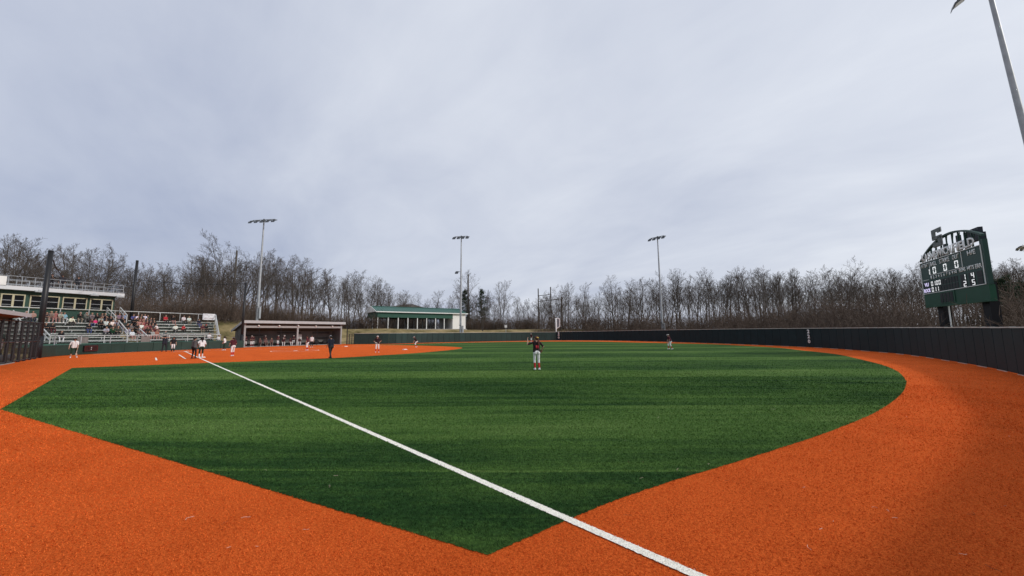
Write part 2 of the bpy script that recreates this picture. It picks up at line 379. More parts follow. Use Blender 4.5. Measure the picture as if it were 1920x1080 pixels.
def tz(p):                                    # height of the ground sheet at p
    i = int(np.clip(np.searchsorted(gx, p[0])-1, 0, nx-2)); j = int(np.clip(np.searchsorted(gy, p[1])-1, 0, ny-2))
    u = (p[0]-gx[i])/(gx[i+1]-gx[i]); v = (p[1]-gy[j])/(gy[j+1]-gy[j])
    return float(ZG[i, j]*(1-u)*(1-v)+ZG[i+1, j]*u*(1-v)+ZG[i, j+1]*(1-u)*v+ZG[i+1, j+1]*u*v)

# painted (inlaid) lines: thin sheets above the turf
WHITE = mat('white_inlay', (0.86, 0.83, 0.74), 0.8, var=0.16, scale=60, bump=0.5, bscale=80)
def strip(name, pts, w, z, label):
    b = MB(); n = len(pts)
    if n == 2 and np.hypot(pts[1][0]-pts[0][0], pts[1][1]-pts[0][1]) > 30:      # long line: ragged fibre edges, finer near the corner
        A, B = np.array(pts[0][:2], float), np.array(pts[1][:2], float); L_ = np.linalg.norm(B-A); d = (B-A)/L_; q = np.array((-d[1], d[0])); ts = []; x_ = 0.
        while x_ < L_: ts.append(x_); x_ += 0.022 if x_ > L_-9 else .3
        ts.append(L_); lo_ = [A+d*x_-q*(w/2+random.gauss(0, .0025)) for x_ in ts]; hi_ = [A+d*x_+q*(w/2+random.gauss(0, .0025)) for x_ in ts]; m_ = len(ts)
        b.add([(*p, z) for p in lo_]+[(*p, z) for p in hi_], [(i, i+1, m_+i+1, m_+i) for i in range(m_-1)]); n = 0
    for i in range(n-1):
        A, B = np.array(pts[i][:2], float), np.array(pts[i+1][:2], float); d = (B-A)/np.linalg.norm(B-A); q = np.array((-d[1], d[0]))*w/2
        b.add([(*(A-q), z), (*(B-q), z), (*(B+q), z), (*(A+q), z)], [(0, 1, 2, 3)])
    o = b.build(name, WHITE); tag(o, kind='structure'); o['label'] = label; return o
LW = 0.10
FLA = G(374, 671.5)[:2]; FLB = G(1305, 1080)[:2]; FLB = FLB+(FLB-FLA)/np.linalg.norm(FLB-FLA)*1.5
strip('foul_line', [(0.6, 0), tuple(FLA)], LW, 0.010, 'white foul line between home plate and first base')
strip('foul_line', [FLA, FLB], LW, 0.010, 'white foul line running from first base to the right field corner')
strip('foul_line', [(0, 0.6), (0, 30), (0, 64.5)], LW, 0.010, 'white foul line running along third base to left field')
strip('lane_line', [(9.3, -0.95), (18.4, -0.95)], LW, 0.008, 'white runner lane line beside first base')
strip('coach_box_line', [(14.4, -2.65), (18.8, -2.65)], LW, 0.008, 'short white coach box line near first base')
strip('pitching_circle', [(9.4+2.44*math.cos(a), 9.2+2.44*math.sin(a)) for a in np.linspace(0, 2*math.pi, 49)], LW, 0.008, 'white chalk circle around the pitching plate')
for sx in (-1, 1):
    c = np.array((0.25, 0.25)); ax = np.array((.7071, .7071)); bx = np.array((-.7071, .7071))*sx
    q = [c+bx*0.35+ax*1.05, c+bx*1.25+ax*1.05, c+bx*1.25-ax*0.85, c+bx*0.35-ax*0.85, c+bx*0.35+ax*1.05]
    strip('batter_box', q, 0.09, 0.008, 'white outline of the %s batter box' % ('third base side' if sx > 0 else 'first base side'))
wb = [np.array(p)+np.array((.86, .5))*0.32 for p in WAL[3:]]
strip('wall_base_line', wb, 0.16, 0.008, 'pale turf edging along the foot of the backstop wall')

# near turf: single fibres of the pile, as far as they can be made out
nr = np.random.default_rng(8); NB = 560000
d_ = np.exp(nr.uniform(math.log(2.6), math.log(62.0), NB)); d_[d_ > 17+45*nr.random(NB)**1.6] *= .31; th = YAW+nr.uniform(-R(63), R(63), NB)
BPz = np.stack([CAM[0]+d_*np.cos(th), CAM[1]+d_*np.sin(th)], 1)
def inside(P, poly):
    r = np.zeros(len(P), bool); n = len(poly)
    for i in range(n):
        A, B = poly[i], poly[(i+1) % n]
        if A[1] == B[1]: continue
        r ^= ((A[1] > P[:, 1]) != (B[1] > P[:, 1])) & (P[:, 0] < (B[0]-A[0])*(P[:, 1]-A[1])/(B[1]-A[1])+A[0])
    return r
jit = BPz+nr.normal(0, .006, BPz.shape)
isg = inside(jit, GRASS); park = inside(BPz, [np.array(p) for p in PARK])
fl = (FLB-FLA)/np.linalg.norm(FLB-FLA); off = np.abs((BPz-FLA)@np.array((-fl[1], fl[0]))); isl = (off+nr.normal(0, .003, NB) < LW/2) & ((BPz-FLA)@fl < np.linalg.norm(FLB-FLA))
def fibres(name, sel, zb, m, hs, label):
    P = BPz[sel]; D = d_[sel]; n = len(P); w = .0032+.0009*np.minimum(D, 26); h = (.011+.0012*np.minimum(D, 22))*(1-.55*smooth(14, 60, D))*hs*nr.uniform(.6, 1.25, n)
    az = nr.uniform(0, 6.283, n); ln = nr.uniform(.5, 1.15, n); la = nr.uniform(0, 6.283, n)
    V = np.zeros((n, 3, 3)); ax = np.stack([np.cos(az), np.sin(az)], 1)*w[:, None]*.5
    V[:, 0, :2] = P-ax; V[:, 1, :2] = P+ax; V[:, 2, :2] = P+np.stack([np.cos(la), np.sin(la)], 1)*(h*np.sin(ln))[:, None]; V[:, :2, 2] = zb; V[:, 2, 2] = zb+h*np.cos(ln)
    me = bpy.data.meshes.new(name); me.vertices.add(n*3); me.vertices.foreach_set('co', V.astype(np.float32).ravel()); me.loops.add(n*3); me.loops.foreach_set('vertex_index', np.arange(n*3, dtype=np.int32)); me.polygons.add(n); me.polygons.foreach_set('loop_start', np.arange(0, n*3, 3, dtype=np.int32)); me.materials.append(m); me.update(calc_edges=True)
    tag(link(name, me), label, 'turf', kind='stuff')
fibres('orange_fibres', park & ~isg & ~isl, .001, turf_orange(True), 1.0, 'fibres of the orange turf near the camera')
fibres('grass_fibres', park & isg & ~isl, .007, turf_green(True), 1.5, 'fibres of the green turf near the camera')
fibres('line_fibres', park & isl, .0105, mat('white_fibre', (.86, .83, .75), .8, var=.2, scale=70), .8, 'white fibres of the foul line near the camera')
# bits of pale lint, thread and leaf scraps lying on the near track
rl = random.Random(21); lb = MB()
for k in range(40):
    px, py = rl.uniform(1150, 1915), rl.uniform(760, 1075)
    p = G(px, py)
    if k % 4 == 0: px, py = rl.uniform(20, 700), rl.uniform(880, 1075); p = G(px, py)
    a = rl.uniform(0, 6.28); n_ = rl.randint(2, 4); L_ = rl.uniform(.012, .035); q = [(p[0], p[1], .012)]
    for j in range(n_): a += rl.uniform(-.9, .9); q.append((q[-1][0]+math.cos(a)*L_, q[-1][1]+math.sin(a)*L_, .012+rl.uniform(0, .006)))
    lb.cur = 0 if rl.random() < .55 else 1
    lb.path(q, .0016, 3)
o = lb.build('turf_lint', [mat('pale_thread', (.7, .55, .45), .8), mat('dark_scrap', (.12, .04, .02), .9)]); tag(o, 'scattered scraps of thread and leaf on the orange track', 'litter', kind='stuff')
# ------------------------------------------------------------------ padded fences, panel by panel
PAD = mat('outfield_padding', (0.006, 0.019, 0.023), 0.6, var=0.18, scale=1.2, bump=0.12, bscale=6, spec=0.22, rand=0.06)
PADL = mat('side_padding', (0.013, 0.038, 0.035), 0.52, var=0.14, scale=1.2, bump=0.15, bscale=6, spec=0.35, rand=0.12)
PADW = mat('backstop_padding', (0.016, 0.042, 0.034), 0.5, var=0.16, scale=1.5, bump=0.15, bscale=6, spec=0.35, rand=0.12)
CAPM = mat('fence_cap', (0.50, 0.51, 0.47), 0.55, var=0.1)
SKIRT = mat('white_skirt', (0.55, 0.40, 0.32), 0.8, var=0.2, scale=4)
DARK = mat('black_steel', (0.012, 0.012, 0.014), 0.45, spec=0.4)
ALU = mat('aluminium', (0.60, 0.61, 0.60), 0.42, var=0.12, scale=2.5, metal=0.3, spec=0.5)
GALV = mat('galvanised_steel', (0.36, 0.38, 0.40), 0.5, var=0.16, scale=2.0, metal=0.35, spec=0.5)
WHITEP = mat('white_paint', (0.74, 0.74, 0.72), 0.5, var=0.06, scale=2)

def panel_mesh(w, h, thick, m, name='panel', zb=0.03):
    b = MB(); x = w/2-0.008; e = 0.025
    # cushion with a bevelled rim
    P0 = [(-x, 0, zb), (x, 0, zb), (x, 0, h), (-x, 0, h)]
    P1 = [(-x, -thick+e, zb), (x, -thick+e, zb), (x, -thick+e, h), (-x, -thick+e, h)]
    P2 = [(-x+e, -thick, zb+e), (x-e, -thick, zb+e), (x-e, -thick, h-e), (-x+e, -thick, h-e)]
    for A, B in ((P0, P1), (P1, P2)):
        n = len(b.v); b.add(A+B, [(0, 1, 5, 4), (1, 2, 6, 5), (2, 3, 7, 6), (3, 0, 4, 7)])
    b.add(P2, [(0, 1, 2, 3)]); b.add(P0, [(3, 2, 1, 0)])
    return b.mesh(name, m)
def padded_fence(name, pts, hfun, thick, m, label, cap=True, inward=1, skirt=False):
    root = thing(name, (*pts[len(pts)//2], 0), label, 'fence'); cache = {}
    o3 = np.array(root.location)
    for i in range(len(pts)-1):
        A, B = pts[i], pts[i+1]; L = float(np.linalg.norm(B-A)); a = math.atan2(B[1]-A[1], B[0]-A[0]); h = hfun(i/(len(pts)-1))
        key = (round(L, 2), round(h, 2))
        if key not in cache: cache[key] = (panel_mesh(L, h, thick, m), MB().box((0, -thick/2, h+0.03), (L+0.004, thick+0.07, 0.055)).mesh('top_cap', CAPM) if cap else None, MB().box((0, -thick-0.02, 0.022), (L*0.97, 0.03, 0.032)).mesh('bottom_skirt', SKIRT))
        c = (A+B)/2; loc = (c[0]-o3[0], c[1]-o3[1], 0)
        rz = a if inward > 0 else a+math.pi
        link('panel', cache[key][0], root, loc, (0, 0, rz + random.uniform(-.004, .004)))
        if cap: link('top_cap', cache[key][1], root, loc, (0, 0, rz))
        if skirt and i % 2 == 0: link('bottom_skirt', cache[key][2], root, loc, (0, 0, rz))
        if i % 2 == 0:                         # posts behind
            if 'p' not in cache: cache['p'] = MB().tube((0, 0.09, 0), (0, 0.09, 1.95), 0.04, n=6).mesh('post', GALV)
            link('post', cache['p'], root, (A[0]-o3[0], A[1]-o3[1], 0), (0, 0, rz))
    return root
# which side of the outfield line faces the field: walking from left field to right field, the field is on the right hand
hO = lambda t: round(float(np.interp(t, (0, .18, .35, .47, .6, .75, 1), (1.98, 2.12, 2.15, 2.11, 2.03, 1.92, 1.9))), 2)
padded_fence('outfield_fence', FEN, hO, 0.09, PAD, 'dark padded outfield fence curving from left field to the right edge', True, 1, True)
padded_fence('left_field_fence', LFL, lambda t: 1.93, 0.09, PADL, 'lighter green padded fence along left field in front of the pavilion', True, 1)
WR = resample(WAL, 1.5)
padded_fence('backstop_wall', WR, lambda t: 1.06, 0.12, PADW, 'low green padded backstop wall in front of the bleachers', False, 1)
# fence numbers
NUM = mat('sign_white', (0.78, 0.78, 0.76), 0.5)
def fence_number(px, digits, side_pts, label):
    best = min(range(len(side_pts)-1), key=lambda i: abs(PX((*((side_pts[i]+side_pts[i+1])/2), 1.2))[0]-px))
    A, B = side_pts[best], side_pts[best+1]; a = math.atan2(B[1]-A[1], B[0]-A[0]); c = (A+B)/2; nrm = np.array((math.sin(a), -math.cos(a)))
    p = c+nrm*0.115
    root = thing('distance_marker', (p[0], p[1], 1.15), label, 'sign')
    for k, d in enumerate(digits):
        link('digit', text_mesh(d, NUM, 0.42, 0.36, 0.012, 'digit', 0.03), root, (0, 0, 0.62-k*0.55), (R(90), 0, a))
fence_number(1514, '220', FEN, 'white 220 distance marker on the dark outfield fence')
fence_number(1045.5, '200', FEN, 'white distance digits on the fence below the foul pole')

# left field foul pole
fp = LFC + np.array((-0.25, 0.35))
zt = HZ(fp, 596.5)
root = thing('foul_pole', (*fp, 0), 'white foul pole with mesh wing at the left field corner', 'foul pole')
FPW = mat('foul_pole_white', (.88, .88, .87), .5)
MB().tube((0, 0, 0), (0, 0, zt), 0.13, n=10).build('pole', FPW, root, True)
wing = MB(); ex = Vector((0.72, 0.72*0.05, 0)); z0 = HZ(fp, 616)
wd = 0.85; dx = np.array(RT[:2]); dx /= np.linalg.norm(dx)
def wp(x, z): return (dx[0]*x, dx[1]*x, z)
wing.path([wp(0.1, z0), wp(wd, z0+0.45), wp(wd, zt-0.25), wp(wd-0.3, zt-0.02), wp(0.1, zt-0.02)], 0.085)
wing.build('wing_frame', FPW, root)
MB().add([wp(0.1, z0+.1), wp(wd, z0+0.5), wp(wd, zt-0.1), wp(0.1, zt-0.1)], [(0, 1, 2, 3)]).build('wing_mesh', see_through('pole_mesh', (0.3, 0.32, 0.36), 0.55), root)
fs = LFC + np.array((0.02, -0.16)); c = G(1043, 638.6)
link('foul_stripe', MB().box((0, 0, 1.0), (0.16, 0.05, 2.0)).mesh('foul_stripe', WHITEP), root, (fs[0]-0.35-fp[0], fs[1]-fp[1], 0), (0, 0, R(10)))

# ------------------------------------------------------------------ backstop poles and netting
def bs_pole(px0, py0, pxt, pyt, depth=None, r=0.19, label='', zb=0.0):
    p = G(px0, py0)[:2] if depth is None else AT(px0, py0, depth)[:2]
    z = HZ(p, pyt); root = thing('backstop_pole', (*p, zb), label, 'pole')
    MB().tube((0, 0, 0), (0, 0, z-zb), r, r*0.82, 12).build('shaft', DARK, root, True)
    MB().tube((0, 0, z-zb), (0, 0, z-zb+0.06), r*0.9, r*0.7, 12).build('cap', DARK, root)
    MB().tube((0, 0, 0), (0, 0, 1.9), r*1.35, r*1.35, 12).build('pad', mat('pole_pad', (0.010, 0.012, 0.016), 0.6), root, True)
    return p, z
p1, z1 = bs_pole(68, 671.5, 92, 471, r=0.21, label='thick black backstop pole at the end of the first base dugout fence')
p2 = AT(247, 584, 52.5)[:2]
p2, z2 = bs_pole(247, 584, 257, 489, 52.5, 0.19, 'black backstop pole rising behind the bleacher stairs', tz(p2))
p3, z3 = bs_pole(452, 652, 459, 531, None, 0.17, 'slim black backstop pole at the left end of the third base dugout')
zc2 = HZ(p2, 524)
def lerp(a, b, t): return np.asarray(a)*(1-t)+np.asarray(b)*t
A3 = np.array((*p1, z1-0.2)); B3 = np.array((*p2, zc2)); C3 = np.array((*p3, z3-0.05))
cab = [A3]
for t in (0.05, 0.12, 0.25, 0.4, 0.6, 0.8): q = lerp(A3, B3, t); q[2] -= 2.1*math.exp(-((t-0.2)/0.25)**2)*(1 if t > 0.08 else .75); cab.append(q)
cab += [B3] + [lerp(B3, C3, t)-np.array((0, 0, 0.35*math.sin(math.pi*t))) for t in (0.25, 0.5, 0.75)] + [C3]
net = thing('backstop_net', (*p3, 0), 'thin black netting hung on a cable between the backstop poles', 'net')
MB().path(cab, 0.035, 5).build('cable', DARK, net, world=True)
nb = MB()
for a, b in zip(cab[:-1], cab[1:]): nb.add([(a[0], a[1], 1.1), (b[0], b[1], 1.1), tuple(b), tuple(a)], [(0, 1, 2, 3)])
nb.build('mesh', see_through('netting', (0.02, 0.02, 0.022), 0.07), net, world=True)

# ------------------------------------------------------------------ bleachers
BO = G(345, 656)[:2]; BT = np.array((-0.45, 0.893)); BT /= np.linalg.norm(BT); BN = np.array((BT[1], -BT[0]))
def BP(s, d, z): q = BO + s*BT - d*BN; return np.array((q[0], q[1], z))
def SX(px, d, z):                              # s for which BP(s,d,z) lands on photo column px
    lo, hi = -45.0, 40.0
    for _ in range(50):
        m = (lo+hi)/2
        if PX(BP(m, d, z))[0] < px: lo = m
        else: hi = m
    return lo
ROWS = [(1.8+0.75*r, 1.28+0.417*r) for r in range(7)]
SL, SR = SX(8, 4, 2.5), SX(404, 4, 2.5); AI0, AI1 = SX(222, 4, 2.5), SX(246, 4, 2.5)
BRZ = math.atan2(BT[1], BT[0])
bl = thing('bleachers', BP((SL+SR)/2, 3, 0), 'silver aluminium bleachers with seven rows and railings behind home plate', 'bleachers')
o3 = np.array(bl.location)
def plank(name, s0, s1, d, z, w, h, m=ALU):
    c = BP((s0+s1)/2, d, z)-o3; return link(name, MB().box((0, 0, 0), (s1-s0, w, h)).mesh(name, m), bl, tuple(c), (0, 0, BRZ))
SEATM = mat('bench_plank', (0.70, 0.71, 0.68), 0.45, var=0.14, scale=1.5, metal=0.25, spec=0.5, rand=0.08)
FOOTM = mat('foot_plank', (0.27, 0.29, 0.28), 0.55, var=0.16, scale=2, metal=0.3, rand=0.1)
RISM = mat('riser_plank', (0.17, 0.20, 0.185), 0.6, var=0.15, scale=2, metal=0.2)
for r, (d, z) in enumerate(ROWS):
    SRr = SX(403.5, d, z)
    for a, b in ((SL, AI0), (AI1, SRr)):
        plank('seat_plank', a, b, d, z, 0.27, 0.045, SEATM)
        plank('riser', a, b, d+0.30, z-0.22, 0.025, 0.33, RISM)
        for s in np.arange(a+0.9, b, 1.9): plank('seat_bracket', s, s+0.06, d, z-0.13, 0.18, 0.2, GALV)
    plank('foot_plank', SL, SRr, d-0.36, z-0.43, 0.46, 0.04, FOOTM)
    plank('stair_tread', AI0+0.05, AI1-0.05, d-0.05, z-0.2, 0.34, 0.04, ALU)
FD = 0.75
SRf = SX(409, FD, .9)
plank('front_walkway', SL, SRf, FD+0.25, 0.83, 0.9, 0.05, FOOTM)
plank('front_fascia', SL, SRf, 0.42, 0.95, 0.03, 0.30, mat('green_fascia', (0.045, 0.12, 0.09), 0.55, var=0.1))
def rail(name, pts, r=0.03, parent=bl, m=ALU): return MB().path(pts, r*1.25, 6).build(name, m, parent, world=True)
def rail_run(name, s0, s1, d, z0, z1, step, mids=(0.5,), r=0.032):
    rail(name, [BP(s0, d, z1), BP(s1, d, z1)], r*1.15)
    for k in mids: rail('mid_rail', [BP(s0, d, z0+(z1-z0)*k), BP(s1, d, z0+(z1-z0)*k)], r*0.8)
    n = max(1, int(round((s1-s0)/step)))
    for k in range(n+1): rail('rail_post', [BP(s0+(s1-s0)*k/n, d, z0), BP(s0+(s1-s0)*k/n, d, z1)], r)
rail_run('rear_guard_rail', SL, SX(404, 6.95, 5), 6.95, 3.35, 5.02, 2.35, ())
rail_run('front_guard_rail', SX(92, FD, 1.5), SX(412, FD, 1.5), FD-0.15, 0.85, 1.92, 2.0, (0.5,))
# end rail of right hand side, stepping down
e1 = [BP(SX(404.5, 6.9, 5.02), 6.9, 5.02), BP(SX(411, 1.4, 1.95), 1.4, 1.95)]
rail('end_rail', e1, 0.05)
for t in np.linspace(0.0, 1.0, 7): q = lerp(e1[0], e1[1], t); rail('end_post', [q-np.array((0, 0, 1.5 if t < .95 else 1.1)), q], 0.035)
rail('end_rail', [e1[0]-np.array((0, 0, .6)), e1[1]-np.array((0, 0, .6))], 0.035)
# aisle handrails
for s, (da, za, db, zb) in ((AI0, (6.9, 5.4, 4.9, 4.25)), (AI0+.1, (4.4, 3.75, 2.3, 2.4)), (AI1, (6.9, 5.5, 5.2, 4.45)), (AI1+.35, (3.1, 2.75, 1.3, 1.85)), (SX(78, 3, 2), (3.3, 2.9, 1.3, 1.9)), (SX(30, 5, 3), (6.0, 4.6, 4.2, 3.5))):
    a, b = BP(s, da, za), BP(s, db, zb); dn = np.array((0, 0, 0.45))
    rail('aisle_handrail', [a, b], 0.045); rail('aisle_handrail', [a-dn, b-dn], 0.035)
    for q in (a, lerp(a, b, .5), b): rail('handrail_post', [q-np.array((0, 0, 1.0)), q], 0.035)
# boards fixed to the front rail
for k, (px, lab) in enumerate(((155, 'grey board on the front railing above the pitch clock'), (272.5, 'grey board on the front railing near the aisle'))):
    s = SX(px, FD-.2, 1.4); b = MB().box((0, 0, 0), (0.85, 0.03, 0.72)); c = BP(s, FD-0.21, 1.42)
    o = link('railing_board', b.mesh('railing_board', mat('grey_board', (0.20, 0.17, 0.16), 0.7, var=0.15)), None, tuple(c), (0, 0, BRZ)); tag(o, lab, 'board', 'boards on the front railing')
# banner on the rear rail
s0, s1 = SX(379.5, 6.9, 4.5), SX(402.5, 6.9, 4.5)
bc = BP((s0+s1)/2, 6.86, 0); zb0, zb1 = HZ(bc, 599.8), HZ(bc, 588.3)
ban = thing('banner', (bc[0], bc[1], zb0), 'white sponsor banner on the top right corner of the bleachers', 'banner', None, BRZ)
MB().box((0, 0, (zb1-zb0)/2), (s1-s0, 0.03, zb1-zb0)).build('cloth', mat('banner_cloth', (0.74, 0.74, 0.76), 0.7, var=0.05), ban)
MAR = mat('maroon_print', (0.16, 0.02, 0.035), 0.7)
for txt, f, w, h, m in (('Diaspora Host', 0.79, 0.62, 0.13, mat('brown_print', (0.13, 0.05, 0.06), 0.7)), ('of', 0.52, 0.10, 0.10, mat('green_print', (0.02, 0.06, 0.05), 0.7)), ('giant eagle', 0.26, 0.72, 0.19, MAR)):
    link('lettering', text_mesh(txt, m, h*(zb1-zb0)*1.1, w*(s1-s0), 0.006), ban, (0, -0.017, f*(zb1-zb0)), (R(90), 0, 0))

# pitch clock on the backstop wall
s = SX(170.5, 0, .6); wp_ = BP(s, 0, 0); 
i = min(range(len(WR)-1), key=lambda i: abs(PX((*((WR[i]+WR[i+1])/2), .5))[0]-170)); A, B = WR[i], WR[i+1]; a = math.atan2(B[1]-A[1], B[0]-A[0]); nn = np.array((math.sin(a), -math.cos(a))); c = (A+B)/2+nn*0.16
pc = thing('pitch_clock', (*c, 0.33), 'dark pitch clock box with dull red frame hung on the backstop wall', 'clock', None, a)
MB().box((0, -0.03, 0.28), (1.42, 0.14, 0.62)).build('case', DARK, pc)
fr = MB()
for x, z, w, h in ((0, .05, 1.3, .05), (0, .51, 1.3, .05), (-.63, .28, .05, .5), (.63, .28, .05, .5)): fr.box((x, -.11, z), (w, .02, h))
fr.build('red_frame', mat('dull_red', (0.10, 0.012, 0.012), 0.5), pc)
for z in (0.2, 0.37): MB().box((0, -.11, z), (.09, .02, .07)).build('colon_dot', mat('pale_dot', (0.55, 0.5, 0.5), 0.5), pc)
for x in (-.45, -.22, .22, .45): MB().box((x, -.108, .28), (.16, .012, .34)).build('digit_window', mat('clock_face', (0.035, 0.012, 0.012), 0.4), pc)

# ------------------------------------------------------------------ press box
GREENW = mat('press_box_green', (0.022, 0.062, 0.045), 0.6, var=0.12, scale=1.2, bump=0.1, bscale=9)
CREAM = mat('cream_trim', (0.46, 0.43, 0.29), 0.55, var=0.06)
GLASS = mat('dark_glass', (0.006, 0.007, 0.008), 0.2, spec=0.12)
PD = 7.25
q = BP(0, PD, 0)
PS0, PS1 = SX(-70, PD, 5), SX(213, PD, 5)
pb = thing('press_box', BP((PS0+PS1)/2, PD+1.6, 0), 'dark green press box with cream window frames above the bleachers', 'press box', None, BRZ)
W = PS1-PS0; ref = BP(SX(210, PD, 5), PD, 0)
zfb, zft = HZ(BP(SX(222, PD-.5, 5), PD-.5, 0), 556.5), HZ(BP(SX(222, PD-.5, 5), PD-.5, 0), 550.5)
MB().box((0, 0, zfb/2), (W, 3.2, zfb)).build('wall', GREENW, pb)
MB().box((0, -0.15, (zfb+zft)/2+.01), (W+1.1, 4.4, zft-zfb)).build('roof_deck', mat('fascia_white', (0.58, 0.60, 0.62), .5), pb)
def lx(px, z=5): return SX(px, PD, z) - (PS0+PS1)/2
ywall = -1.6
for a, b in ((-66, -4), (-2, 44.5), (53, 109), (114.5, 161), (166, 209.5)):
    x0, x1 = lx(a), lx(b); wref = BP(SX((a+b)/2, PD, 5), PD, 0)
    zt_, zb_ = HZ(wref, 555 + (a+b)/2*0.045 - 1.2), HZ(wref, 573.8 + (a+b)/2*0.041)
    zt_, zb_ = 6.35, 5.02
    w = MB(); xc = (x0+x1)/2; t = 0.10
    for cx, cz, ww, hh in ((xc, zt_, x1-x0, t), (xc, zb_, x1-x0, t), (x0+t/2, (zt_+zb_)/2, t, zt_-zb_-t), (x1-t/2, (zt_+zb_)/2, t, zt_-zb_-t), (xc, (zt_+zb_)/2, t*1.6, zt_-zb_-t)): w.box((cx, ywall-0.035, cz), (ww, 0.11, hh))
    fo = w.build('window', CREAM, pb)
    for sx in (-1, 1):
        pw = (x1-x0)/2-t*1.9; px_ = xc+sx*((x1-x0)/4)
        MB().box((px_, ywall-0.012, (zt_+zb_)/2), ((x1-x0)/2-t*1.7, 0.02, zt_-zb_-t)).build('pane', GLASS, fo)
        MB().box((px_, ywall-0.04, (zt_+zb_)/2+.05), ((x1-x0)/2-t*1.8, 0.04, 0.045)).build('sash_bar', GALV, fo)
        if sx < 0: MB().box((px_, ywall-0.04, zb_+.25), ((x1-x0)/2-t*1.8, 0.03, 0.035)).build('sash_bar', GALV, fo)
# roof rails
for side in ('f', 'b'):
    yy = -2.2 if side == 'f' else 1.9
    for z in (zft+1.05, zft+0.55, zft+0.12): MB().tube((-W/2-.4, yy, z), (W/2+.45, yy, z), 0.026, n=6).build('roof_rail', GALV, pb)
    for k, x in enumerate(np.linspace(-W/2-.4, W/2+.45, 14)): MB().tube((x, yy, zft-.02), (x, yy, zft+1.05), 0.03, n=6).build('roof_rail_post', GALV, pb)
    for k, x in enumerate(np.linspace(-W/2+.3, W/2-.2, 13)): MB().tube((x, yy, zft+.1), (x, yy, zft+.55), 0.022, n=6).build('roof_rail_post', GALV, pb)
for z in (zft+1.05, zft+0.55): MB().tube((W/2+.45, -2.2, z), (W/2+.45, 1.9, z), 0.035, n=6).build('roof_rail', GALV, pb)
MB().box((lx(-4, 7.8), -2.1, zft+.45), (.7, .5, 1.0)).build('white_cabinet', WHITEP, pb)
for px in (68, 170, 218.5):
    b = MB(); x = lx(px, 7); b.box((x, -2.35, zfb-.02), (.75, .35, .16)); b.box((x, -2.3, zfb+.1), (.2, .2, .14)); b.build('flood_lamp', GALV, pb)

# ------------------------------------------------------------------ third base dugout
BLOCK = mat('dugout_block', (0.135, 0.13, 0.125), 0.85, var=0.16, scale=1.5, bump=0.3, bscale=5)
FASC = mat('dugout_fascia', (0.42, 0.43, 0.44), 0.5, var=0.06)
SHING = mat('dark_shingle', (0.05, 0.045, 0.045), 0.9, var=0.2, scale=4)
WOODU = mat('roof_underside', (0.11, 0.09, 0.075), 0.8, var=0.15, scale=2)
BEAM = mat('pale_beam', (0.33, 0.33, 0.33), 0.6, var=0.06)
dv = DB-DA; DL = float(np.linalg.norm(dv)); drz = math.atan2(dv[1], dv[0])
dg3 = thing('third_base_dugout', (*DA, 0), 'long open dugout with sloping roof and pale fascia on the third base side', 'dugout', None, drz)
zf = HZ(DA, 603.5); zr = zf-1.35; DEP = 3.3        # local x along the front, y>0 to the rear
ov = 0.45
MB().hull([(-0.45, -ov, zf), (DL+.35, -ov, zf), (DL+.35, DEP+.5, zr), (-.45, DEP+.5, zr)], [(-0.45, -ov, zf+.16), (DL+.35, -ov, zf+.16), (DL+.35, DEP+.5, zr+.16), (-.45, DEP+.5, zr+.16)]).build('roof', [SHING], dg3)
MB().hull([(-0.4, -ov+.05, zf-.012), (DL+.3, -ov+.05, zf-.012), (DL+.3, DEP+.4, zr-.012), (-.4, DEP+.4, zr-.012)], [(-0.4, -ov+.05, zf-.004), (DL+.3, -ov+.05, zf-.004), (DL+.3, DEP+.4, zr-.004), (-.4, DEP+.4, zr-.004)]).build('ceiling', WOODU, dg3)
MB().box((DL/2-.05, -ov-.02, zf+.02), (DL+.86, .04, .42)).build('front_fascia', FASC, dg3)
for x in (-.48, DL+.38): MB().hull([(x-.02, -ov, zf-.18), (x+.02, -ov, zf-.18), (x+.02, DEP+.5, zr-.18), (x-.02, DEP+.5, zr-.18)], [(x-.02, -ov, zf+.2), (x+.02, -ov, zf+.2), (x+.02, DEP+.5, zr+.2), (x-.02, DEP+.5, zr+.2)]).build('rake_board', FASC, dg3)
MB().box((DL/2, 0.15, zf-.72), (DL-.3, .22, .32)).build('lintel', BEAM, dg3)
for x in (0.08, DL*.50, DL-.1): MB().box((x, .15, (zf-.2)/2), (.24, .24, zf-.2)).build('front_post', BEAM, dg3)
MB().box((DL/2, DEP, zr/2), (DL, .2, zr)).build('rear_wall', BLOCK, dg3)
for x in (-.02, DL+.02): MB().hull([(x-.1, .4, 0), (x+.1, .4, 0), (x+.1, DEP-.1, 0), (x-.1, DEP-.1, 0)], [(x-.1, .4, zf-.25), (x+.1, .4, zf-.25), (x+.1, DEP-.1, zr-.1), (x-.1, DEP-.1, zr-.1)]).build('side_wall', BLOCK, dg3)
MB().box((DL/2, 1.6, 0.03), (DL, 3.2, .05)).build('floor', mat('concrete', (0.32, 0.30, 0.28), 0.9, var=0.1), dg3)
MB().box((DL*.5, DEP-.45, .45), (DL*.9, .4, .05)).build('bench', mat('dark_bench', (0.03, 0.03, 0.032), 0.6), dg3)
MB().box((DL*.5, DEP-.3, .22), (DL*.9, .06, .42)).build('bench_support', mat('dark_bench', (0.03, 0.03, 0.032), 0.6), dg3)
for x in np.linspace(DL*.12, DL*.88, 5): MB().ball((x, -.05, zf-.55), (.16, .12, .12)).build('ceiling_lamp', WHITEP, dg3, True)
for x in (DL*.13, DL*.33, DL*.71): MB().tube((x, 0, 0), (x, 0, zf-.85), .05, n=6).build('screen_post', DARK, dg3)
